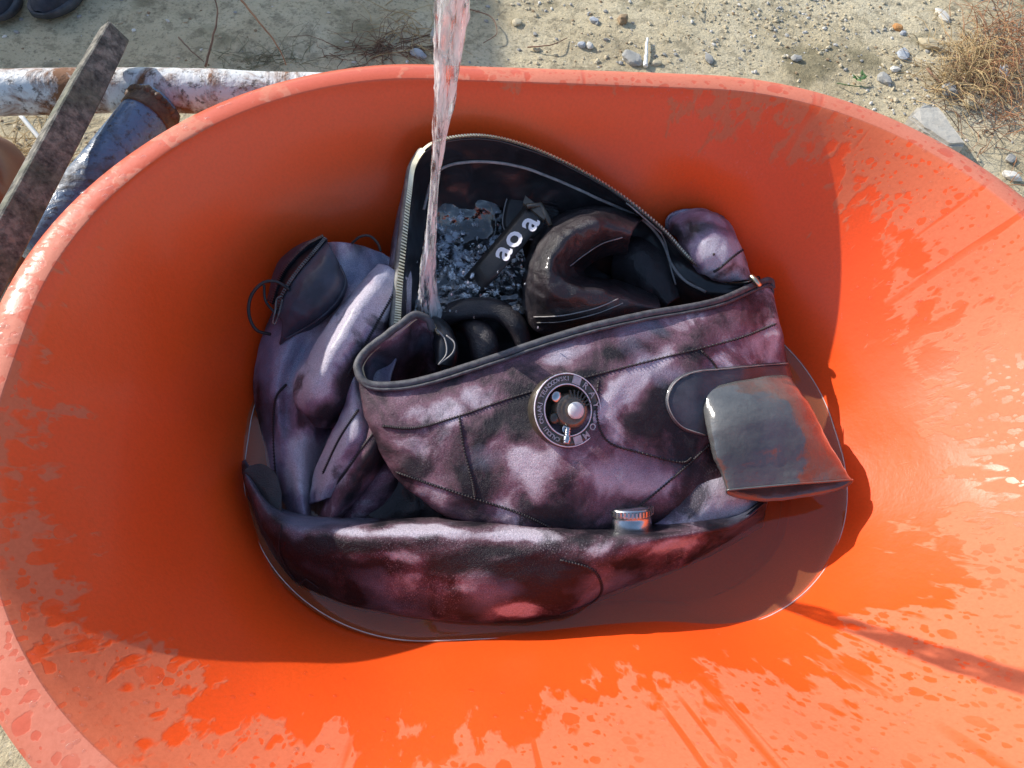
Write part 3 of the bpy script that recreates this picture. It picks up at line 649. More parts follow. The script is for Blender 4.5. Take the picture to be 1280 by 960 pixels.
# --- sleeve with deep folds at the left
def mix3(a_, b_, t=.5, dz=0): return tuple(x+(y-x)*t for x, y in zip(a_[:2], b_[:2]))+((a_[2]+b_[2])/2+dz,)
sl_rows = [
 [(372, 332, 0.255), (388, 316, 0.285), (405, 304, 0.318), (430, 303, 0.336), (455, 308, 0.296), (478, 317, 0.302), (495, 326, 0.292), (512, 332, 0.290)],
 [(340, 392, 0.235), (362, 385, 0.262), (388, 380, 0.285), (420, 370, 0.290), (455, 354, 0.298), (478, 354, 0.270), (497, 350, 0.303), (515, 352, 0.290)],
 [(322, 440, 0.215), (338, 438, 0.245), (360, 432, 0.265), (392, 418, 0.260), (428, 402, 0.290), (455, 405, 0.247), (484, 396, 0.264), (510, 402, 0.280)],
 [(317, 490, 0.190), (330, 487, 0.218), (346, 480, 0.240), (366, 470, 0.236), (396, 455, 0.276), (426, 466, 0.217), (452, 474, 0.250), (488, 472, 0.260)],
 [(326, 540, 0.170), (336, 535, 0.192), (348, 528, 0.212), (362, 520, 0.210), (388, 506, 0.248), (413, 528, 0.180), (443, 526, 0.228), (488, 522, 0.235)],
 [(338, 600, 0.160), (346, 595, 0.178), (358, 588, 0.198), (374, 580, 0.210), (393, 566, 0.186), (402, 592, 0.157), (424, 582, 0.216), (470, 566, 0.195)],
 [(352, 655, 0.155), (362, 656, 0.162), (372, 656, 0.172), (384, 656, 0.186), (394, 654, 0.142), (401, 660, 0.155), (410, 656, 0.175), (440, 640, 0.165)],
 [(362, 672, 0.150), (372, 672, 0.155), (382, 672, 0.158), (392, 672, 0.166), (398, 670, 0.122), (404, 668, 0.142), (412, 666, 0.142), (430, 660, 0.155)]]
SB = [(425, 420, 22, 70, 38, .22), (390, 480, 26, 30, 0, .14), (375, 560, 14, 50, 15, .16), (350, 460, 14, 30, 25, .14), (470, 440, 14, 60, 20, .16), (455, 500, 16, 30, 20, .14), (415, 585, 12, 40, 25, .18), (440, 330, 40, 16, 10, .10), (475, 345, 20, 14, 0, .10), (385, 610, 12, 40, 10, .08),  # pale strokes include ridges whitened as if sunlit
      (425, 500, 22, 35, 25, -.16), (330, 500, 8, 90, 0, -.30), (350, 620, 10, 50, -10, -.2), (440, 610, 16, 30, 20, -.12), (380, 530, 14, 18, 0, -.08)]  # dark left-edge stroke paints the shaded underside
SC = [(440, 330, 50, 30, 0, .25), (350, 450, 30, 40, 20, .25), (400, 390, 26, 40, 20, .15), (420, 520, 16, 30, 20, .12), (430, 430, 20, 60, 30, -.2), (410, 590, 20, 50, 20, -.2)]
SLEEVE = sheet('sleeve', sl_rows, M['camo_pale'], blobs=SB, cool=SC, nu=150, nv=160, wr=.0035, ws=13, seed=5.5, thick=.004)
def flap(name, rows, mt, bl, cl, seed):
    """one fold of cloth lying over its neighbour: its left edge rolls under"""
    full = []
    for r_ in rows:
        a_, b_ = r_[0], r_[-1]
        full.append([(a_[0]+7, a_[1]+3, a_[2]-.030), (a_[0]+.5, a_[1], a_[2]-.010)]+r_+[(b_[0]+6, b_[1]+4, b_[2]-.030)])
    return sheet(name, full, mt, nu=70, nv=110, wr=.0030, ws=17, wr2=.0010, seed=seed, blobs=bl, cool=cl)
def zz(px, zs): return [(x, y, z) for (x, y), z in zip(px, zs)]
S2 = flap('sleeve_fold', [zz([(474, 330), (484, 332), (494, 338), (506, 345)], (.315, .325, .322, .310)), zz([(440, 366), (456, 364), (474, 368), (494, 375)], (.305, .328, .325, .305)), zz([(412, 404), (432, 402), (454, 408), (478, 415)], (.295, .325, .318, .295)),
  zz([(388, 444), (410, 442), (434, 450), (462, 460)], (.278, .312, .303, .275)), zz([(369, 482), (392, 482), (416, 490), (448, 500)], (.258, .292, .282, .250)), zz([(373, 510), (390, 514), (408, 520), (432, 522)], (.235, .262, .254, .225)), zz([(386, 532), (395, 534), (406, 536), (422, 534)], (.205, .222, .218, .195))],
  M['camo_pale'], [(430, 410, 18, 70, 40, .20), (395, 480, 22, 26, 0, .16), (440, 470, 16, 40, 30, -.16), (470, 370, 20, 20, 0, .10), (410, 515, 20, 14, 0, -.12)], [(440, 400, 40, 60, 0, -.15), (475, 350, 25, 25, 0, .15)], 1.5)
S3 = flap('sleeve_fold', [zz([(482, 348), (487, 350), (492, 353), (497, 357)], (.306, .312, .308, .298)), zz([(468, 388), (475, 389), (482, 392), (489, 396)], (.298, .306, .300, .285)), zz([(446, 428), (453, 430), (460, 433), (466, 437)], (.284, .292, .284, .265)),
  zz([(436, 468), (442, 471), (449, 475), (456, 480)], (.270, .282, .272, .250)), zz([(430, 508), (442, 510), (455, 516), (470, 522)], (.256, .272, .264, .240)), zz([(412, 550), (432, 548), (450, 552), (470, 560)], (.236, .264, .262, .236)), zz([(394, 592), (411, 588), (428, 590), (446, 596)], (.203, .236, .234, .208)), zz([(386, 630), (400, 626), (414, 622), (428, 622)], (.182, .205, .205, .185))],
  M['camo_pale'], [(470, 450, 16, 60, 25, .18), (405, 580, 12, 40, 30, .24), (440, 520, 20, 20, 0, .10), (425, 610, 16, 20, 0, .05)], [(430, 560, 40, 60, 0, -.2), (425, 520, 12, 20, 0, .2)], 2.6)
S4 = flap('sleeve_fold', [zz([(462, 525), (474, 528), (486, 535), (500, 545)], (.258, .272, .266, .238)), zz([(440, 560), (454, 562), (468, 568), (482, 576)], (.238, .258, .254, .222)), zz([(420, 595), (436, 596), (450, 602), (462, 610)], (.215, .238, .234, .202)),
  zz([(405, 628), (420, 630), (432, 632), (440, 636)], (.195, .216, .214, .188)), zz([(400, 652), (408, 656), (416, 656), (424, 652)], (.178, .192, .190, .174)), zz([(403, 664), (408, 666), (414, 666), (420, 664)], (.160, .165, .165, .158))],
  M['camo'], [(440, 575, 10, 50, 35, .14), (425, 630, 12, 20, 0, .06), (465, 580, 12, 40, 35, -.12)], [(440, 600, 60, 60, 0, -.25)], 3.3)
S5 = flap('sleeve_fold', [zz([(492, 556), (502, 562), (512, 572), (522, 584)], (.212, .226, .220, .196)), zz([(462, 592), (476, 596), (490, 604), (502, 614)], (.204, .220, .214, .190)), zz([(438, 624), (452, 628), (466, 634), (478, 640)], (.190, .204, .200, .180)), zz([(420, 652), (430, 656), (440, 658), (448, 656)], (.172, .180, .178, .168)), zz([(424, 662), (430, 664), (436, 664), (442, 662)], (.158, .160, .160, .156))],
  M['camo'], [(480, 600, 16, 40, 40, .02), (500, 600, 16, 40, 40, -.14)], [(480, 610, 60, 60, 0, -.25)], 4.1)
seam(SLEEVE, [(345, 600), (342, 540), (345, 498), (358, 480)], 46, .0010)
seam(S3, [(448, 512), (424, 550), (404, 592)], 40, .0011)
seam(S4, [(476, 530), (456, 556), (434, 588), (420, 606)], 40, .0012)
seam(S2, [(500, 352), (478, 392), (455, 432), (434, 470)], 50, .0008)

# --- navy pocket with an open black zip, loops of cord
pk_face = [[(407, 300, .340), (392, 318, .336), (373, 340, .328), (357, 364, .314), (344, 392, .294)],
           [(412, 308, .345), (405, 326, .345), (392, 348, .336), (375, 372, .320), (352, 402, .290)],
           [(420, 322, .342), (420, 345, .338), (408, 368, .326), (388, 390, .308), (352, 414, .280)],
           [(424, 330, .334), (430, 352, .322), (420, 376, .308), (395, 400, .288), (350, 428, .262)],
           [(425, 334, .322), (434, 355, .308), (424, 380, .292), (398, 406, .270), (350, 436, .245)]]
POCKET = sheet('pocket', pk_face, M['navy'], nu=70, nv=50, wr=.004, ws=18, seed=1)
pk_back = [[(404, 297, .334), (384, 308, .326), (362, 330, .314), (349, 352, .300), (340, 380, .282)],
           [(400, 296, .320), (376, 306, .312), (354, 324, .300), (343, 345, .288), (335, 375, .268)],
           [(398, 297, .300), (374, 306, .292), (350, 324, .284), (341, 345, .272), (333, 376, .250)]]
sheet('pocket_flap', pk_back, M['navy'], POCKET, nu=50, nv=24, wr=.002)
sheet('pocket_inside', [[(404, 297, .328), (383, 308, .320), (361, 330, .308), (348, 352, .294), (339, 380, .276)], [(408, 300, .334), (393, 319, .330), (374, 341, .322), (358, 365, .308), (345, 393, .288)]], M['lining'], POCKET, nu=40, nv=6, wr=0)
def teeth_row(pix, n, mt, parent, sz, name):
    p = spline([cp(t) for t in pix], n); fr = frames(p); a_ = Acc()
    for i in range(n):
        t, n1, b1 = fr[i]; a_.add(*box_data(p[i]+Vector((0, 0, .002)), t*sz*.45, n1*sz, b1*sz*1.1))
    return tag(a_.build(name, mt, parent, False), kind='stuff')
M['dark_metal'] = m_simple('dark_zip_metal', (.05, .05, .055), (.12, .12, .125), 90, .3, .8, .1)
teeth_row(pk_face[0], 40, M['dark_metal'], POCKET, .0022, 'zip_teeth'); teeth_row(pk_back[0], 40, M['dark_metal'], POCKET, .002, 'zip_teeth')
seam(POCKET, [(424, 332), (431, 352), (421, 376), (396, 400), (356, 424)], 50, .0022, M['navy'], 'pocket_piping', False)
def cord(pix, name='cord_loop', r_=.0022, parent=POCKET, mt=None): return tube(name, spline([cp(t) for t in pix], 60), r_, mt or M['black_cord'], parent, 8)
cord([(362, 362, .318), (345, 352, .325), (328, 354, .325), (314, 370, .315), (311, 392, .30), (320, 412, .288), (338, 418, .272)])
cord([(330, 356, .318), (332, 376, .31), (344, 392, .30)], r_=.0018)
cord([(440, 304, .325), (450, 296, .335), (462, 295, .338), (472, 304, .33), (476, 314, .32)], r_=.0018)
puller = cord([(352, 370, .322), (346, 374, .322), (344, 388, .318), (341, 402, .308), (344, 404, .305), (349, 390, .315), (353, 374, .322)], 'zip_puller', .0014, POCKET, M['dark_metal'])

# --- outer fabric bulging behind the right end of the zip
e0 = [(834, 288, .27), (838, 272, .285), (858, 264, .292), (885, 266, .296), (910, 282, .294), (926, 312, .284), (938, 350, .262)]
e1 = [(838, 292, .285), (845, 278, .300), (864, 271, .312), (886, 273, .316), (906, 288, .314), (920, 316, .303), (930, 350, .275)]
e2 = [(846, 298, .29), (852, 290, .305), (868, 286, .318), (884, 290, .322), (900, 304, .318), (910, 326, .305), (918, 352, .272)]
e3 = [(848, 308, .285), (856, 312, .293), (866, 320, .298), (876, 330, .296), (886, 338, .290), (896, 348, .28), (908, 354, .265)]
e4 = [(842, 308, .262), (848, 318, .262), (856, 328, .262), (866, 338, .260), (876, 346, .256), (890, 354, .25), (905, 358, .24)]
SH = sheet('shoulder', [[low(t, .06) for t in e0], e0, e1, e2, e3, e4], M['camo_pale'], blobs=[(895, 325, 35, 35, 0, .14), (865, 290, 26, 18, -20, -.12)], cool=[(900, 320, 50, 50, 0, -.2)], nu=80, nv=70, wr=.007, ws=16, seed=4)
seam(SH, [(932, 310), (915, 322), (900, 335), (892, 340)], 26, .0012)
tube('zip_end', [at(938, 345, .288), at(944, 350, .287), at(950, 358, .284)], .004, M['brass'], BACK, 8)

# --- rolled lining folds inside the opening
F1 = sheet('lining_fold', [
 [(808, 268, .285), (745, 256, .298), (682, 276, .285), (655, 338, .262), (664, 408, .255), (732, 424, .255), (822, 404, .245)],
 [(800, 276, .325), (745, 264, .342), (692, 284, .335), (667, 334, .322), (682, 382, .312), (745, 398, .300), (822, 398, .268)],
 [(790, 291, .345), (745, 279, .366), (706, 296, .366), (686, 330, .358), (700, 357, .344), (755, 371, .324), (825, 386, .288)],
 [(786, 306, .315), (750, 299, .338), (726, 312, .335), (706, 334, .328), (718, 351, .318), (765, 361, .300), (825, 379, .272)],
 [(784, 318, .262), (757, 320, .270), (742, 327, .265), (730, 338, .258), (740, 346, .255), (778, 352, .252), (820, 369, .242)]], M['skin'], nu=150, nv=90, wr=.0050, ws=15, wr2=.0014, ws2=60)
tube('lining_seam', surf_path(F1, [(712, 332), (730, 318), (752, 304), (778, 296)], 30, .001), .0009, M['grey_thread'], F1, 5)
tube('lining_seam', surf_path(F1, [(668, 396), (702, 394), (740, 386), (772, 374)], 40, .001), .0009, M['grey_thread'], F1, 5)
tube('lining_seam', surf_path(F1, [(672, 403), (704, 401), (744, 392), (778, 379)], 40, .001), .0007, M['grey_thread'], F1, 5)
sheet('lining_fold', [
 [(772, 300, .262), (800, 290, .275), (826, 306, .272), (842, 338, .256), (850, 372, .236)],
 [(766, 318, .250), (790, 312, .272), (814, 322, .270), (830, 346, .256), (842, 376, .238)],
 [(764, 340, .232), (786, 338, .252), (806, 346, .256), (820, 360, .248), (834, 382, .234)],
 [(770, 362, .215), (790, 364, .228), (804, 368, .234), (816, 376, .23), (828, 388, .222)]], M['skin'], nu=60, nv=50, wr=.002)
def roll(name, pix, rad, mt, parent=SUIT, n=60, seg=22, flat=.8, wr=.002):
    path = spline([cp(t) for t in pix], n); rd = spline(rad, n); V, F = tube_data(path, rd, seg, True, flat)
    V = [v+Vector((fbm(v*22, 2), fbm(v*22+Vector((5, 5, 5)), 2), fbm(v*22+Vector((9, 1, 5)), 2)))*wr for v in V]
    return mobj(name, V, F, mt, parent)
roll('lining_fold', [(535, 412, .225), (560, 394, .25), (590, 386, .262), (622, 388, .262), (645, 406, .255), (656, 436, .235)], [.012, .016, .016, .016, .015, .012], M['skin'])
roll('lining_fold', [(572, 402, .222), (592, 410, .240), (604, 428, .246), (606, 450, .236)], [.012, .018, .02, .018], M['skin'])
roll('lining_fold', [(538, 404, .270), (552, 418, .272), (558, 440, .270), (556, 458, .262)], [.013, .016, .017, .015], M['lining'])
for dx in (0, 12): tube('lining_seam', spline([at(546+dx, 412+dx*.6, .292), at(556+dx, 424+dx*.4, .291), at(558+dx*.6, 442, .287), at(548, 456, .282)], 24), .0011, M['grey_thread'], SUIT, 6)

# ------------------------------------------------------------------ valves, strap and lettering
def text_data(body, size):
    cu = bpy.data.curves.new('t', 'FONT'); cu.body = body; cu.size = size; cu.align_x = 'CENTER'; cu.align_y = 'CENTER'; cu.resolution_u = 3; cu.extrude = size*.02; cu.offset = size*.018
    o = bpy.data.objects.new('t', cu); COL.objects.link(o); dg = bpy.context.evaluated_depsgraph_get()
    me = o.evaluated_get(dg).to_mesh(); V = [v.co.copy() for v in me.vertices]; F = [tuple(p.vertices) for p in me.polygons]
    bpy.data.objects.remove(o, do_unlink=True); bpy.data.curves.remove(cu); return V, F
def lathe(prof, c, ex, ey, ez, seg=56):
    V = []; F = []
    for r_, z in prof:
        for k in range(seg): t = 2*math.pi*k/seg; V.append(c+ex*(r_*math.cos(t))+ey*(r_*math.sin(t))+ez*z)
    for j in range(len(prof)-1):
        for k in range(seg): k2 = (k+1) % seg; F.append((j*seg+k, j*seg+k2, (j+1)*seg+k2, (j+1)*seg+k))
    F.append(tuple(range((len(prof)-1)*seg, len(prof)*seg)))
    return V, F
def build_valve():
    p, n0 = hit(FRONT, 706, 513, 0); vd = (CAM-p).normalized()
    ez = (vd*.80+RT*.42+n0*.15).normalized(); ey = (UP-ez*UP.dot(ez)).normalized(); ex = ey.cross(ez)
    c = p+ez*.006; Rv = .0465
    V, F = lathe([(Rv*.95, -.022), (Rv*1.02, -.012), (Rv*1.02, .001), (Rv, .003), (Rv*.69, .0034), (Rv*.66, .001), (Rv*.64, -.010), (Rv*.3, -.012), (.0005, -.012)], c, ex, ey, ez)
    val = mobj('inflator_valve', V, F, M['valve_dark'], SUIT); val['label'] = 'round black push-button valve with white lettering on the chest'
    for rr, w_ in ((.985, .0008), (.70, .0009)):
        pth = [c+ex*(Rv*rr*math.cos(2*math.pi*k/64))+ey*(Rv*rr*math.sin(2*math.pi*k/64))+ez*.0036 for k in range(65)]
        tube('ring_line', pth, w_, M['white_print'], val, 6, False)
    # smoky centre piece, finger wells, button
    cc = c+ex*(Rv*.14)+ey*(-Rv*.02)
    V, F = lathe([(Rv*.50, -.011), (Rv*.50, -.002), (Rv*.44, .004), (Rv*.30, .006), (Rv*.27, .0055), (.0004, .0055)], cc, ex, ey, ez); mobj('valve_cap', V, F, M['valve_brown'], val)
    V, F = lathe([(Rv*.23, .004), (Rv*.23, .009), (Rv*.19, .011), (.0004, .0112)], cc+ex*(Rv*.05), ex, ey, ez, 32); mobj('button', V, F, m_simple('white_button', (.62, .62, .62), (.75, .75, .74), 60, .35, 0, .1, 200, .3), val)
    for k in range(7):
        t = R(20+k*13); d_ = ex*math.cos(t)+ey*math.sin(t)
        V, F = box_data(cc+d_*(Rv*.47)+ez*.004, d_*.004, d_.cross(ez)*.0009, ez*.002); mobj('grip_rib', V, F, M['valve_dark'], val, False)
    for (ax, ay, r_) in ((-.30, .36, .16), (-.38, -.22, .15), (-.05, -.52, .14)):
        V, F = lathe([(Rv*r_, -.006), (Rv*r_, .0005), (Rv*r_*.85, .0025), (.0003, .003)], c+ex*(Rv*ax)+ey*(Rv*ay), ex, ey, ez, 24); mobj('valve_well', V, F, M['steel'] if r_ != .15 else M['valve_dark'], val)
    # inlet stud pointing down at the lower edge
    s0 = c+ex*(-Rv*.06)+ey*(-Rv*.50)+ez*.006; s1 = c+ex*(-Rv*.16)+ey*(-Rv*.90)+ez*.009
    pth = [s0.lerp(s1, i/24) for i in range(25)]
    rad = [(.0042 if (i % 4 < 2) else .0034) if i < 14 else (.0052 if i < 21 else .0044) for i in range(25)]
    tube('inlet_stud', pth, rad, M['steel'], val, 14)
    def letters(txt, a0, a1, size, rad_):
        acc = Acc()
        for i, ch in enumerate(txt):
            if ch == ' ': continue
            t = R(a0+(a1-a0)*i/(len(txt)-1)); out_ = ex*math.cos(t)+ey*math.sin(t); rgt = out_.cross(ez)
            V, F = text_data(ch, size); acc.add([c+out_*(Rv*rad_)+ez*(.0042+v.z)+rgt*v.x+out_*v.y for v in V], F)
        acc.build('lettering', M['worn_print'], val, False)
    letters('RAYKOM', 50, -54, .0115, .845); letters('CAUOUI ONJARJ TEUNOGOVSKI', 246, 88, .0074, .845)
    for t in (70, -73):
        t = R(t); out_ = ex*math.cos(t)+ey*math.sin(t); V, F = box_data(c+out_*(Rv*.845)+ez*.0040, out_*.0050, out_.cross(ez)*.0058, ez*.0004); mobj('ring_mark', V, F, M['worn_print'], val, False)
build_valve()
def build_exhaust():
    p = at(786, 652, .214); ez = (UP*.90+(CAM-p).normalized()*.12).normalized(); ex = (RT-ez*RT.dot(ez)).normalized(); ey = ez.cross(ex); c = p-ez*.012; r_ = .030
    V, F = lathe([(r_*.92, -.01), (r_*.97, 0), (r_*.97, .020), (r_*.94, .022), (r_*.97, .024), (r_*.95, .031), (r_*.85, .034), (.0004, .035)], c, ex, ey, ez, 64); o = mobj('dump_valve', V, F, M['steel'], SUIT); o['label'] = 'knurled silver valve knob under the chest panel'
    for k in range(40):
        t = 2*math.pi*k/40; d_ = ex*math.cos(t)+ey*math.sin(t); V, F = box_data(c+d_*(r_*.985)+ez*.0285, d_*.0016, d_.cross(ez)*.0013, ez*.0036); mobj('grip_rib', V, F, M['steel'], o, False)
build_exhaust()
def build_strap():
    # quilted pad on the lining
    n = 40; V = []; F = []; cx, cy = 666, 267
    for j in range(7):
        s_ = j/6
        for i in range(n):
            t = 2*math.pi*i/n; q = 1/((abs(math.cos(t))**3.2+abs(math.sin(t))**3.2)**(1/3.2))
            x = cx+36*s_*q*math.cos(t)+6*s_*q*math.sin(t)*-1; y = cy+32*s_*q*math.sin(t)+4*s_*q*math.cos(t)
            V.append(at(x, y, .322-(y-235)*.0006-(.004*s_**4)))
    for j in range(6):
        for i in range(n): i2 = (i+1) % n; F.append((j*n+i, j*n+i2, (j+1)*n+i2, (j+1)*n+i))
    pad = mobj('strap_pad', V, F, M['strap'], SUIT); s_ = pad.modifiers.new('t', 'SOLIDIFY'); s_.thickness = .004
    tube('pad_edge', [V[6*n+i] for i in range(n)]+[V[6*n]], .0011, M['grey_thread'], pad, 6, False)
    for k in range(9):
        x0 = 676+k*0.6; y = 246+k*5; tube('pad_rib', [at(x0+t, y+.25*t, .324-(y-235)*.0006) for t in (0, 7, 14, 20)], .0010, M['seam'], pad, 5)
    # webbing with lettering
    ctr = spline([at(672, 258, .334), at(664, 272, .336), at(648, 292, .326), at(630, 313, .312), at(608, 338, .290), at(592, 356, .266)], 50)
    wv = (at(672, 300, .32)-at(648, 280, .32)).normalized()*.0185
    V = []; F = []
    for p in ctr: V += [p-wv, p-wv*.5+Vector((0, 0, .0012)), p+wv*.5+Vector((0, 0, .0012)), p+wv]
    for i in range(len(ctr)-1):
        for k in range(3): F.append((i*4+k, i*4+k+1, i*4+k+5, i*4+k+4))
    st_ = mobj('suspender_strap', V, F, M['strap'], SUIT); s_ = st_.modifiers.new('t', 'SOLIDIFY'); s_.thickness = .0025; s_.offset = -1
    bv = BVHTree.FromPolygons(V, F)
    acc = Acc()
    for ch, (px, py) in (('a', (628, 316)), ('o', (641, 299)), ('a', (661, 280))):
        loc, n_, _, _ = bv.ray_cast(CAM, ray(px, py))
        if loc is None: loc, n_, _, _ = bv.find_nearest(at(px, py, .32))
        if n_.z < 0: n_ = -n_
        ez = n_; rgt = (at(661, 280, .32)-at(628, 316, .32)); rgt = (rgt-ez*rgt.dot(ez)).normalized(); up_ = ez.cross(rgt)
        V2, F2 = text_data(ch, .043); acc.add([loc+ez*(.0022+v.z)+rgt*v.x*1.05+up_*v.y*1.05 for v in V2], F2)
    acc.build('lettering', M['white_print'], st_, False)
    bk = at(668, 262, .340); V, F = box_data(bk, wv*1.15, Vector((.3, .9, .2)).normalized()*.006, Vector((0, 0, .004))); mobj('buckle', V, F, M['valve_dark'], st_, False)
    tube('buckle_bar', [at(658, 258, .345), at(676, 256, .345), at(682, 268, .343), at(688, 282, .338)], .004, M['valve_dark'], st_, 10)
build_strap()

# ------------------------------------------------------------------ falling water and what it churns up
def at_y(px, py, y):
    d = RT*((px-640)/FPX)-UP*((py-480)/FPX)+FW; return CAM+d*((y-CAM.y)/d.y)
def build_stream():
    key = [(571, -60, .110, 0.0153), (567, 0, .116, 0.0144), (561, 60, .122, 0.0135), (556, 110, .130, 0.0135), (549, 170, .142, 0.0124), (543, 230, .155, 0.0117), (538, 290, .170, 0.0115), (534, 340, .182, 0.0126), (535, 380, .192, 0.0171), (538, 398, .196, .024)]
    n = 170; path = spline([at_y(x, y, w_) for x, y, w_, _ in key], n); rad = spline([k[3] for k in key], n); fr = frames(path); seg = 44; V = []; F = []
    top = empty('water_stream', path[-1], 'clear stream of water pouring from above into the opened suit', 'water')
    for i in range(n):
        t, n_, b_ = fr[i]; s_ = i/n
        for k in range(seg):
            a_ = 2*math.pi*k/seg+2.6*s_; q = Vector((math.cos(a_)*1.7, math.sin(a_)*1.7, s_*5.5)); w_ = 1+.38*noise.noise(q)+.20*noise.noise(q*2.4+Vector((4, 4, 1)))+.10*noise.noise(Vector((q.x*3.4, q.y*3.4, s_*34)))
            fl = .62+.25*math.sin(s_*9); V.append(path[i]+(n_*math.cos(a_)*fl+b_*math.sin(a_)*1.05)*(rad[i]*w_))
    for i in range(n-1):
        for k in range(seg): k2 = (k+1) % seg; F.append((i*seg+k, i*seg+k2, (i+1)*seg+k2, (i+1)*seg+k))
    F.append(tuple(range(seg))[::-1]); F.append(tuple(range((n-1)*seg, n*seg)))
    mobj('falling_jet', V, F, M['stream'], top)
    # churned pool inside the suit
    rows = [[(522, 262, .248), (565, 250, .244), (612, 252, .243), (642, 272, .243)], [(516, 304, .262), (560, 300, .264), (612, 300, .264), (655, 318, .262)], [(512, 345, .262), (556, 345, .264), (606, 348, .264), (660, 352, .262)], [(514, 392, .260), (560, 390, .262), (610, 388, .262), (655, 392, .260)]]
    po = sheet('churned_water', rows, M['pool_in'], top, nu=170, nv=160, thick=0, wr=.009, ws=15, wr2=.0022, ws2=50, blobs=[(598, 336, 34, 24, 10, .17), (552, 320, 24, 40, 20, .12), (570, 300, 30, 14, 20, .08)])
    # foam and lumps thrown up round the jet
    rnd = random.Random(4); A = Acc()
    for i in range(320):
        if i < 200: px = rnd.gauss(600, 24); py = rnd.gauss(338, 16)
        else: px = rnd.gauss(560, 22); py = rnd.gauss(308, 30)
        if not (516 < px < 655 and 250 < py < 385): continue
        c = at(px, py, .266+abs(rnd.gauss(0, .006))); s_ = .0008+.0040*rnd.random()**2; r1 = Matrix.Rotation(rnd.uniform(0, 6), 3, 'Z') @ Matrix.Rotation(rnd.uniform(-.6, .6), 3, 'X'); ph = Vector((i*1.7, 0, 0))
        A.add([c+r1 @ Vector((v.x*s_*2.0, v.y*s_*.9, v.z*s_*.8))*(1+.8*noise.noise(v*1.3+ph)) for v in ICO2[0]], ICO2[1])
    tag(A.build('splash', M['foam'], top), kind='stuff')
    A = Acc()
    for i in range(40):
        px = rnd.gauss(590, 55); py = rnd.gauss(330, 50)
        c = at(px, py, .28+rnd.uniform(0, .06)); s_ = rnd.uniform(.0008, .0018)
        A.add([c+Vector((v.x*s_, v.y*s_, v.z*s_*rnd.uniform(1.2, 3))) for v in ICO2[0]], ICO2[1])
    tag(A.build('spray', M['foam'], top), kind='stuff')
build_stream()
# garden hose held above the view
def build_hose():
    p0 = at_y(571, -60, .110)
    pts = [p0+Vector((0, -.002, .03)), p0+Vector((0, -.012, .16)), p0+Vector((-.01, -.03, .36)), p0+Vector((-.08, -.10, .56)), p0+Vector((-.25, -.35, .60)), p0+Vector((-.5, -.8, .35)), p0+Vector((-.75, -1.3, -.35)), Vector((-1.0, -1.7, .02)), Vector((-1.3, -2.6, .02))]
    h = tube('garden_hose', spline(pts, 120), .0125, m_simple('green_hose', (.03, .10, .04), (.05, .15, .06), 30, .4, 0, .1), None, 14, False)
    tag(h, 'green garden hose reaching over the tub above the view', 'hose')
build_hose()

# ------------------------------------------------------------------ pipe rack, board and pot at the left
def m_rusty(name, paint, rust, lo, hi, rough=.45):
    m_, n = mat(name); b = NB(n); v = b.coord()
    f = b.ramp(b.noise(v, 13, 7, .68, .6), [(lo, 0.0), (hi, 1.0)]); c = b.mix(f, b.mix(b.noise(v, 5, 4), paint, tuple(x*.72 for x in paint)), rust)
    c = b.mix(b.math('MULTIPLY', b.ramp(b.noise(v, 90, 5, .7), [(.36, 1.0), (.46, 0.0)]), .8), c, (.045, .024, .014))
    b.out(b.pbr(c, b.mixf(f, rough, .85), 0, b.bump(b.math('ADD', f, b.noise(v, 150, 4)), .6, .002))); return m_
M['white_pipe'] = m_rusty('chipped_white_paint', (.72, .73, .72), (.20, .085, .035), .46, .58)
M['blue_pipe'] = m_rusty('grey_blue_paint', (.13, .20, .31), (.07, .06, .055), .52, .66, .22)
M['weld'] = m_rusty('rusted_weld', (.16, .08, .035), (.055, .028, .016), .4, .6)
def bent(path, r_, seg=20, wr=.0012):
    V, F = tube_data(path, r_, seg); return [v+Vector((fbm(v*18, 2), fbm(v*18+Vector((3, 3, 3)), 2), fbm(v*18+Vector((7, 0, 2)), 2)))*wr for v in V], F
def build_rack():
    zc = .29; a0 = at(-160, 122, zc); a1 = at(0, 116, zc); a2 = at(185, 113, zc); a3 = at(420, 120, zc); d_ = (a3-a2).normalized()
    e = empty('pipe_rack', (a2.x, a2.y, 0), 'rusty white and blue steel pipe rack behind the tub at the left', 'rack')
    V, F = bent(spline([a0, a1, a2, a3, a3+d_*.35], 60), .034); mobj('rail', V, F, M['white_pipe'], e)
    j = at(196, 130, zc); k = at(70, 285, zc-.02); dd = (k-j).normalized()
    V, F = bent([j.lerp(k+dd*.05, i/30) for i in range(31)], .037); mobj('cross_pipe', V, F, M['blue_pipe'], e)
    W = []; Fw = []
    A = Acc()
    for i in range(26):
        t = 2*math.pi*i/26; c = j+dd*.012+Vector((0, 0, 1))*(.036*math.sin(t))+dd.cross(Vector((0, 0, 1)))*(.036*math.cos(t)); s_ = random.uniform(.006, .012)
        A.add([c+v*s_*(1+.4*noise.noise(v*2+Vector((i, 0, 0)))) for v in ICO1[0]], ICO1[1])
    A.build('weld_bead', M['weld'], e)
    q0 = j+dd*.005; q1 = j+dd*.034; V, F = bent([q0.lerp(q1, i/10) for i in range(11)], [.040-.0001*i for i in range(11)], 20, .003); mobj('rust_collar', V, F, M['weld'], e)
    for p in (a0.lerp(a1, .3), a3+d_*.2):
        V, F = bent([Vector((p.x, p.y, zc)).lerp(Vector((p.x, p.y, -.03)), i/12) for i in range(13)], .028); mobj('leg', V, F, M['white_pipe'], e)
    q = k+dd*.02; V, F = bent([Vector((q.x, q.y, q.z)).lerp(Vector((q.x, q.y, -.03)), i/12) for i in range(13)], .028); mobj('leg', V, F, M['blue_pipe'], e)
    return zc
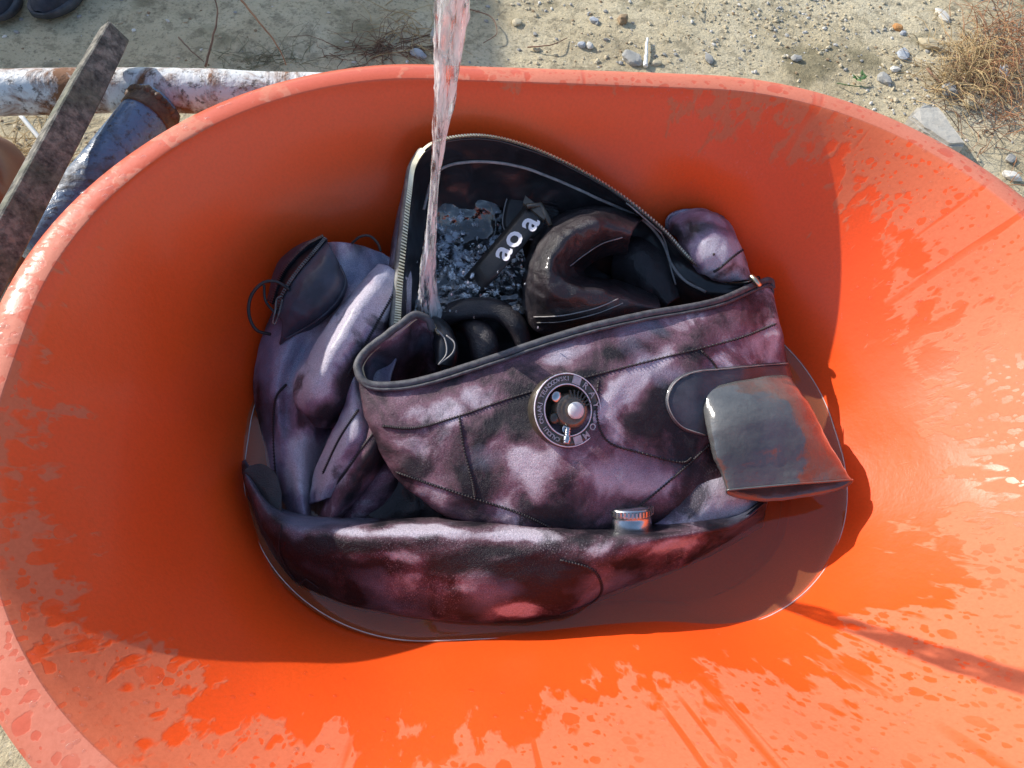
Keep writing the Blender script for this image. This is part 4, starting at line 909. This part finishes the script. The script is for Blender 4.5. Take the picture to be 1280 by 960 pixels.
ZC = build_rack()
def build_board():
    z = ZC+.046; a_ = at(145, 42, z+.02); b_ = at(-30, 372, z+.005); ax = (b_-a_).normalized(); up = Vector((0, 0, 1)); sd_ = ax.cross(up).normalized(); up = sd_.cross(ax); ro = Matrix.Rotation(R(-55), 3, ax); sd_ = ro @ sd_; up = ro @ up
    n = 60; V = []; F = []
    prof = [(-.021, -.012), (-.021, .007), (-.0185, .010), (.019, .010), (.021, .008), (.021, -.012)]; m_ = len(prof)
    L = (b_-a_).length+.1
    for i in range(n):
        s_ = i/(n-1); p = a_+ax*(L*s_); wd = .86+.14*min(1, s_*5)
        for x, y in prof:
            q = p+sd_*(x*wd)+up*y; V.append(q+Vector((1, 1, 1))*(.0012*fbm(q*40, 2)))
    for i in range(n-1):
        for k in range(m_): k2 = (k+1) % m_; F.append((i*m_+k, i*m_+k2, (i+1)*m_+k2, (i+1)*m_+k))
    F.append(tuple(range(m_))[::-1]); F.append(tuple(range((n-1)*m_, n*m_)))
    mm, nn = mat('weathered_board'); b = NB(nn); v = b.coord()
    c = b.ramp(b.noise(v, 60, 7, .72), [(.36, (.035, .033, .028)), (.50, (.13, .12, .10)), (.62, (.27, .245, .20))]); c = b.mix(b.math('MULTIPLY', b.ramp(b.noise(v, 15, 4), [(.5, 0.0), (.65, 1.0)]), .5), c, (.10, .12, .07))
    b.out(b.pbr(c, .85, 0, b.bump(b.noise(v, 140, 6, .7), .8, .003)))
    tag(mobj('weathered_board', V, F, mm, None, False), 'narrow grey lichen-speckled board leaning across the white pipe', 'board')
build_board()
rod = tube('thin_rod', spline([at(24, 142, .10), at(62, 188, .08), at(94, 226, .06), at(120, 258, .04)], 20), .0042, m_simple('white_rod', (.66, .68, .64), (.75, .76, .72), 40, .5), None, 8)
tag(rod, 'thin white rod under the pipe and the board', 'rod')
def build_pot():
    c = at(-55, 260, 0); c.z = 0; zt = .22
    ctr = Vector(((at(-62, 215, .2)).x, (at(-62, 215, .2)).y, 0)); X, Y, Z = Vector((1, 0, 0)), Vector((0, 1, 0)), Vector((0, 0, 1))
    prof = [(.065, 0), (.078, .02), (.098, .08), (.108, .14), (.104, .19), (.078, .23), (.062, .25), (.062, .262), (.070, .268), (.068, .275), (.056, .272), (.052, .25), (.066, .2), (.066, .1), (.0005, .06)]
    V, F = lathe(prof, ctr, X, Y, Z, 48)
    o = mobj('clay_pot', V, F, m_simple('brown_glazed_clay', (.16, .045, .022), (.24, .075, .035), 9, .35, 0, .3, 60, .3)); tag(o, 'reddish brown clay pot at the left edge below the pipe', 'pot')
build_pot()

# ------------------------------------------------------------------ pair of dark trainers at the top left
M['shoe'] = m_simple('black_mesh', (.012, .014, .022), (.030, .032, .045), 60, .75, 0, .6, 500); M['sole'] = m_simple('rubber_sole', (.03, .034, .042), (.06, .064, .075), 40, .6, 0, .3, 200); M['stripe'] = m_simple('white_stripe', (.62, .63, .65), (.72, .73, .74), 40, .5)
def build_shoe(toe, dirv, label):
    toe = Vector((toe.x, toe.y, ground_z(toe.x, toe.y)+.002)); ax = dirv.normalized(); sd_ = Vector((-ax.y, ax.x, 0)); Z = Vector((0, 0, 1)); L = .27
    e = empty('shoe', toe+ax*(L/2), label, 'shoe', 'dark trainers on the shaded dirt')
    st = [(0, .012, .030), (.02, .030, .046), (.07, .043, .058), (.13, .043, .075), (.18, .036, .095), (.23, .034, .100), (.262, .026, .098), (.27, .012, .092)]
    n = 36; half = spline([s_[1] for s_ in st], n); top = spline([s_[2] for s_ in st], n); xs = spline([s_[0] for s_ in st], n); seg = 24; V = []; F = []
    for i in range(n):
        for k in range(seg):
            t = math.pi*k/(seg-1); V.append(toe+ax*xs[i]+sd_*(half[i]*math.cos(t)*.97)+Z*(.018+(top[i]-.018)*math.sin(t)**.7))
    for i in range(n-1):
        for k in range(seg-1): F.append((i*seg+k, i*seg+k+1, (i+1)*seg+k+1, (i+1)*seg+k))
    up = mobj('upper', V, F, M['shoe'], e)
    V = []; F = []; m_ = 8
    for i in range(n):
        h = half[i]*1.08+.002; lift = .010*max(0, 1-xs[i]/.06)
        for x, z in ((-h, .004+lift), (-h*1.03, .014+lift), (-h, .024+lift*.6), (-h*.6, .026), (h*.6, .026), (h, .024+lift*.6), (h*1.03, .014+lift), (h, .004+lift)): V.append(toe+ax*(xs[i]*1.02-.004)+sd_*x+Z*z)
    for i in range(n-1):
        for k in range(m_): k2 = (k+1) % m_; F.append((i*m_+k, i*m_+k2, (i+1)*m_+k2, (i+1)*m_+k))
    F.append(tuple(range(m_))[::-1]); F.append(tuple(range((n-1)*m_, n*m_))); mobj('sole', V, F, M['sole'], e)
    def strip(x0, x1, t0, t1, nm, wd=.008):
        V = []; F = []
        for q in range(12):
            s_ = q/11; t = t0+(t1-t0)*s_; x = x0+(x1-x0)*s_
            for dx in (-wd/2, wd/2):
                xx = x+dx; fi = max(0, min(n-1.01, (xx/L)*(n-1))); i = int(fi); h = half[i]; tp = top[i]
                V.append(toe+ax*xx+sd_*(h*math.cos(t)*1.0)+Z*(.0195+(tp-.018)*math.sin(t)**.7))
        for q in range(11): F.append((q*2, q*2+1, q*2+3, q*2+2))
        o = mobj(nm, V, F, M['stripe'], e); s_ = o.modifiers.new('t', 'SOLIDIFY'); s_.thickness = .0015; s_.offset = 1
    for x in (.095, .115, .135): strip(x-.012, x+.018, .25, 1.0, 'stripe'); strip(x-.012, x+.018, math.pi-.25, math.pi-1.0, 'stripe')
    for x in (.10, .125, .15): strip(x, x+.004, 1.15, math.pi-1.15, 'lace', .006)
    V, F = tube_data([toe+ax*(.215+.040*math.cos(t))+sd_*(.026*math.sin(t))+Z*(.098) for t in [2*math.pi*k/24 for k in range(25)]], .006, 8, False); mobj('collar', V, F, M['shoe'], e)
sdv = at(90, -60, 0)-at(52, 26, 0); sdv.z = 0
build_shoe(on_ground(56, 30), sdv+Vector((.05, 0, 0)), 'dark trainer with white stripes, the right one of two at top left')
build_shoe(on_ground(2, 34), sdv+Vector((-.08, 0, 0)), 'dark trainer cut off by the corner of the picture at top left')

# ------------------------------------------------------------------ stones, litter and dry plants
def m_stone(name, c1, c2): return m_simple(name, c1, c2, 14, .85, 0, .8, 50, 0, .1, .004)
ST = {'grey': m_stone('grey_stone', (.24, .24, .22), (.36, .35, .32)), 'pale': m_stone('pale_stone', (.52, .50, .44), (.66, .63, .56)), 'brown': m_stone('brown_stone', (.22, .15, .08), (.34, .24, .14)), 'blue': m_stone('bluish_stone', (.30, .33, .36), (.44, .46, .48)), 'rust': m_stone('orange_stone', (.42, .19, .06), (.52, .27, .10)), 'sand': m_stone('sandy_stone', (.40, .34, .22), (.52, .45, .31))}
def stone(px, py, wpx, kind, label, asp=(1, .8, .6), sub=2, seed=0, group=None, nm='stone'):
    p = on_ground(px, py); s_ = .78*wpx/FPX*(CAM-p).length/2; rz = Matrix.Rotation(seed*1.3, 3, 'Z'); base = ICO3 if sub == 3 else ICO2
    V = []
    for v in base[0]:
        q = v.copy(); f = 1+.35*noise.noise(v*1.3+Vector((seed*3.7, 1, 2)))+.12*noise.noise(v*3.1+Vector((seed, 5, 2))); q = Vector((q.x*asp[0], q.y*asp[1], q.z*asp[2]))*f
        if q.z > asp[2]*.62: q.z = asp[2]*.62+(q.z-asp[2]*.62)*.3
        V.append(p+rz @ (q*s_)+Vector((0, 0, s_*asp[2]*.45)))
    return tag(mobj(nm, V, base[1], ST[kind], None, False), label, 'stone', group)
stone(549, 48, 34, 'grey', 'grey angular stone in the shade behind the water stream', (1, .75, .7), 2, 1)
stone(523, 70, 24, 'blue', 'pale bluish stone at the rim, left of the water stream', (1, .7, .6), 2, 2)
stone(778, 27, 17, 'brown', 'lone brown stone with a shadow, top centre of the dirt', (1, .9, .9), 2, 3)
stone(789, 76, 36, 'grey', 'flat grey stone against the rim beside the white stick', (1, .7, .45), 3, 4)
stone(727, 58, 13, 'blue', 'small dark bluish pebble in a close pair near the rim', (1, .8, .8), 2, 5)
stone(737, 59, 13, 'pale', 'small pale pebble in a close pair near the rim', (1, .9, .8), 2, 6)
stone(742, 27, 14, 'blue', 'small bluish pebble left of the lone brown stone', (1, .8, .7), 2, 7)
stone(646, 29, 17, 'sand', 'flat sandy stone just right of the shadow edge', (1, .8, .4), 2, 8)
stone(1121, 36, 15, 'rust', 'orange-brown pebble on the upper right dirt', (1, .7, .7), 2, 9)
stone(1128, 43, 9, 'blue', 'tiny bluish pebble touching the orange-brown one', (1, .8, .8), 2, 10)
stone(1177, 21, 30, 'pale', 'thin pale flat stone near the top right', (1, .4, .25), 2, 11)
stone(994, 75, 15, 'grey', 'grey pebble above the right bend of the rim', (1, .8, .7), 2, 12)
stone(1128, 70, 26, 'blue', 'flat bluish grey stone left of the dry weeds', (1, .6, .35), 2, 13)
stone(1160, 58, 28, 'sand', 'sandy lump at the left tip of the dry weeds', (1, .6, .5), 2, 14)
stone(1184, 116, 20, 'grey', 'rounded grey stone among the gravel under the dry weeds', (1, .9, .8), 3, 15)
stone(1104, 101, 24, 'grey', 'grey stone in the gravel above the tub rim', (1, .7, .5), 2, 16)
stone(1118, 88, 14, 'pale', 'small pale stone above the gravel patch', (1, .7, .6), 2, 17)
stone(1210, 130, 24, 'sand', 'sandy stone below the dry weeds', (1, .7, .5), 2, 18)
stone(1262, 222, 26, 'pale', 'pale stone at the right edge beside the rim', (1, .6, .5), 2, 19)
stone(1262, 200, 20, 'grey', 'grey flat stone at the right edge beside the rim', (1, .6, .4), 2, 20)
stone(670, 62, 16, 'sand', 'low sandy stone with twigs, right of the shadow edge', (1, .7, .5), 2, 21)
stone(820, 80, 18, 'sand', 'sandy stone right of the white stick', (1, .6, .4), 2, 22)
stone(886, 75, 20, 'grey', 'low grey stone behind the straight part of the rim', (1, .6, .4), 2, 23)
# slab of pale stone leaning by the rim
def build_slab():
    P = [at(1133, 150, .03), at(1148, 134, .03), at(1172, 136, .03), at(1206, 186, .03), at(1185, 185, .03), at(1150, 165, .03)]
    V = [p+Vector((0, 0, .010)) for p in P]+[p+Vector((0, 0, -.05)) for p in P]; n = len(P); F = [tuple(range(n)), tuple(range(n, 2*n))[::-1]]+[(i, (i+1) % n, n+(i+1) % n, n+i) for i in range(n)]
    bm = bmesh.new(); vs_ = [bm.verts.new(v) for v in V]; [bm.faces.new([vs_[i] for i in f]) for f in F]; bmesh.ops.recalc_face_normals(bm, faces=bm.faces[:]); bmesh.ops.bevel(bm, geom=bm.edges[:], offset=.006, segments=2, affect='EDGES'); bmesh.ops.subdivide_edges(bm, edges=bm.edges[:], cuts=3, use_grid_fill=True)
    for v in bm.verts: v.co += Vector((1, .5, 1))*(.004*fbm(v.co*30, 3))
    tag(bmobj('stone_slab', bm, m_stone('dusty_slab', (.38, .355, .30), (.52, .49, .42)), None, False), 'pale broken stone slab lying by the right bend of the rim', 'stone')
build_slab()
def stick(pix, r_, mt, label, name='twig', cat='twig', z0=.006, seg=6):
    pts = []
    for x, y, dz in pix: p = on_ground(x, y); pts.append(at(x, y, p.z+z0+dz) if dz else p+Vector((0, 0, z0)))
    path = spline(pts, 30); path = [p+Vector((fbm(p*30, 2), fbm(p*30+Vector((4, 4, 4)), 2), 0))*.003 for p in path]
    return tag(tube(name, path, [r_*(1-.5*i/29) for i in range(30)], mt, None, seg), label, cat)
M['twig'] = m_simple('dry_twig', (.16, .085, .05), (.26, .15, .09), 60, .8, 0, .5, 200); M['straw'] = m_simple('dry_straw', (.42, .29, .13), (.55, .40, .20), 30, .75); M['rust_stem'] = m_simple('reddish_stem', (.30, .13, .06), (.42, .20, .09), 30, .75)
stick([(806, 86, 0), (807, 72, .004), (808, 52, 0)], .006, m_simple('white_stick', (.70, .70, .66), (.80, .79, .75), 30, .6), 'short white stick standing out on the dirt behind the rim', 'white_stick', 'stick', .008, 8)
stick([(258, 86, 0), (266, 45, .03), (272, 18, .05), (266, -10, .07)], .0026, M['twig'], 'thin dark upright twig on the shaded dirt above the pipe')
stick([(302, 0, .03), (322, 25, .03), (345, 55, .02), (358, 84, 0)], .0026, M['rust_stem'], 'thin reddish stalk slanting over the shaded dirt', 'dry_stalk', 'stalk')
stick([(224, 50, 0), (240, 64, .01), (256, 80, 0)], .0018, M['twig'], 'short fine twig left of the upright one on shaded dirt')
stick([(660, 62, 0), (690, 56, .012), (708, 50, 0)], .002, M['twig'], 'fine curved twig right of the shadow edge')
stick([(584, 14, 0), (612, 20, .01), (622, 40, .012), (604, 56, 0)], .0018, M['twig'], 'curled twig on the edge of the shade, right of the stream')
stick([(872, 20, 0), (868, 12, .01), (876, 2, 0)], .0015, M['straw'], 'tiny straw at the top edge right of centre')
stick([(1158, 88, 0), (1170, 98, .01), (1178, 110, 0)], .0035, M['twig'], 'brown twig in the gravel left of the dry weeds')
stick([(1044, 106, 0), (1064, 107, .01), (1084, 112, 0)], .0018, m_simple('green_stem', (.06, .11, .03), (.10, .16, .05), 30, .6), 'thin green stem lying above the rim', 'green_twig', 'twig')
def build_green():
    e = empty('green_sprig', on_ground(1072, 107), 'small green leafy sprig lying above the right bend of the rim', 'sprig'); mg = m_simple('green_leaf', (.07, .15, .04), (.12, .22, .07), 60, .6)
    for k in range(8):
        c = on_ground(1066+k*2, 104+random.uniform(-3, 4))+Vector((0, 0, .012)); a_ = random.uniform(0, 6.3); d_ = Vector((math.cos(a_), math.sin(a_), .3)); s_ = Vector((-d_.y, d_.x, .2))
        mobj('leaf', [c, c+d_*.010+s_*.005, c+d_*.022, c+d_*.010-s_*.005, c+d_*.011+Vector((0, 0, .003))], [(0, 1, 4), (1, 2, 4), (2, 3, 4), (3, 0, 4)], mg, e, True)
build_green()
def strands(name, mt, n, cx, cy, sx, sy, hmax, r_, parent, seed, lean=(0, 0)):
    rnd = random.Random(seed); A = Acc()
    for i in range(n):
        p = on_ground(rnd.gauss(cx, sx), rnd.gauss(cy, sy)); a_ = rnd.uniform(0, 6.283); ln = rnd.uniform(.03, .14); h = rnd.uniform(.15, 1)*hmax
        d_ = Vector((math.cos(a_)+lean[0], math.sin(a_)+lean[1], 0)).normalized(); pts = [p]; bend = rnd.uniform(-.6, .6)
        for k in range(1, 6):
            s_ = k/5; pts.append(p+d_*(ln*s_)+Vector((-d_.y, d_.x, 0))*(bend*ln*s_*s_)+Vector((0, 0, h*math.sin(s_*2.4)))+Vector((rnd.gauss(0, .003), rnd.gauss(0, .003), 0)))
        A.add(*tube_data(pts, [r_*(1-.14*k) for k in range(6)], 3, False))
    return tag(A.build(name, mt, parent), kind='stuff')
wd = empty('dry_weeds', on_ground(1235, 95), 'tangled clump of dry brown weeds at the right edge of the dirt', 'weeds')
strands('stems', M['straw'], 320, 1210, 88, 26, 20, .05, .0011, wd, 1); strands('stems', M['rust_stem'], 300, 1256, 70, 24, 55, .06, .0011, wd, 2); strands('stems', M['twig'], 130, 1240, 125, 30, 32, .04, .0011, wd, 3)
tw = empty('dry_tangle', on_ground(490, 60), 'tangle of dry brown roots on shaded dirt left of the stream', 'roots')
strands('roots', M['twig'], 90, 480, 62, 32, 7, .018, .0012, tw, 5); strands('roots', M['straw'], 40, 510, 40, 22, 14, .02, .0011, tw, 6)
gw = empty('ground_weed', on_ground(340, 76), 'low dark weedy patch beside the pipe on shaded dirt', 'weeds')
strands('stems', m_simple('dull_weed', (.20, .19, .11), (.28, .26, .16), 60, .85), 60, 330, 76, 26, 5, .015, .0010, gw, 7)
sw = empty('straw_litter', on_ground(40, 210), 'dry straw scattered on sunlit dirt between pot and board', 'straw')
strands('stems', M['straw'], 200, 40, 215, 26, 35, .02, .0011, sw, 8)
def build_litter():
    p = on_ground(1250, 97)+Vector((0, 0, .015)); rnd = random.Random(3); V = []; F = []
    for j in range(7):
        for i in range(7): V.append(p+RT*((i-3)*.0042*(1-.1*abs(j-3)))+UP*((j-3)*.006)+Vector((0, 0, 1))*(.008*noise.noise(Vector((i*.6, j*.6, 2)))))
    for j in range(6):
        for i in range(6): F.append((j*7+i, j*7+i+1, j*7+i+8, j*7+i+7))
    o = mobj('paper_scrap', V, F, m_simple('white_paper', (.74, .74, .72), (.82, .82, .80), 30, .7)); s_ = o.modifiers.new('t', 'SOLIDIFY'); s_.thickness = .001; tag(o, 'crumpled white scrap of litter in the dry weeds', 'litter')
build_litter()
def build_gravel(kind, n, seed, smin, smax):
    rnd = random.Random(seed); A = Acc()
    for i in range(n):
        q = rnd.random()
        if q < .35: px, py = rnd.uniform(620, 1290), rnd.uniform(-15, 240)
        elif q < .55: px, py = rnd.gauss(985, 55), rnd.gauss(30, 25)
        elif q < .75: px, py = rnd.gauss(1140, 50), rnd.gauss(105, 40)
        elif q < .82: px, py = rnd.uniform(-20, 620), rnd.uniform(-15, 110)
        elif q < .92: px, py = rnd.uniform(640, 900), rnd.uniform(-15, 85)
        else: px, py = rnd.uniform(-20, 120), rnd.uniform(140, 300)
        p = on_ground(px, py); s_ = smin+(smax-smin)*rnd.random()**3; rz = Matrix.Rotation(rnd.uniform(0, 6), 3, 'Z'); asp = Vector((1, rnd.uniform(.5, .9), rnd.uniform(.35, .7)))
        if sdist(p.x, p.y, .2, .03) < 0: continue
        A.add([p+rz @ Vector((v.x*asp.x, v.y*asp.y, v.z*asp.z))*(s_*(1+.4*noise.noise(v*1.5+Vector((i*.7, 0, 0)))))+Vector((0, 0, s_*.15)) for v in ICO1[0]], ICO1[1])
    tag(A.build('gravel', ST[kind], None, False), 'loose gravel scattered over the dirt', 'gravel', None, 'stuff')
build_gravel('sand', 1500, 11, .0012, .009); build_gravel('grey', 700, 12, .0012, .008); build_gravel('pale', 420, 13, .0012, .008); build_gravel('brown', 500, 14, .001, .006)

# ------------------------------------------------------------------ beads of water standing on the tub
def build_beads():
    me = TUB.data; rnd = random.Random(9); A = Acc(); bv = BVHTree.FromObject(TUB, bpy.context.evaluated_depsgraph_get()); cnt = 0
    zones = [((40, 300), (-35, -35), 0)]
    keep = [f for f in ICO2[1] if all(ICO2[0][i].z > -.12 for i in f)]
    def bead(px, py, s_):
        loc, n_, _, _ = bv.ray_cast(CAM, ray(px, py))
        if loc is None: return
        if n_.dot(CAM-loc) < 0: n_ = -n_
        t = n_.cross(Vector((.3, .2, 1))).normalized(); b_ = n_.cross(t); ph = Vector((px, py, 0)); ax = rnd.uniform(.8, 1.5)
        A.add([loc+(t*(v.x*s_)+b_*(v.y*s_*ax))*(1+.3*noise.noise(v*1.3+ph))+n_*(max(v.z, 0)*s_*.30-.00005) for v in ICO2[0]], keep)
    for i in range(130):                                     # left rim
        u = rnd.random(); p = spline([Vector((-10, 440, 0)), Vector((30, 350, 0)), Vector((90, 270, 0)), Vector((170, 195, 0)), Vector((250, 140, 0)), Vector((330, 110, 0))], 50)[int(u*49)]
        w_ = 18-8*u; bead(p.x+rnd.uniform(-w_, w_), p.y+rnd.uniform(-w_, w_), rnd.choice([.0010, .0014, .0018, .0022, .003, .0045]))
    for i in range(300):                                     # sunlit right and near walls
        if rnd.random() < .55: px, py = rnd.uniform(1040, 1280), rnd.uniform(170, 480)
        else: px, py = rnd.uniform(60, 1280), rnd.uniform(840, 960)
        bead(px, py, rnd.choice([.0008, .0010, .0013, .0016, .002, .0028]))
    for i in range(160): bead(rnd.uniform(820, 1080), rnd.uniform(110, 230), rnd.uniform(.0008, .0022))
    for i in range(18): bead(rnd.uniform(0, 110), rnd.uniform(800, 955), rnd.uniform(.001, .0028))
    tag(A.build('water_beads', M['drop'], None), 'beads of water standing on the orange plastic', 'water drops', None, 'stuff')
build_beads()
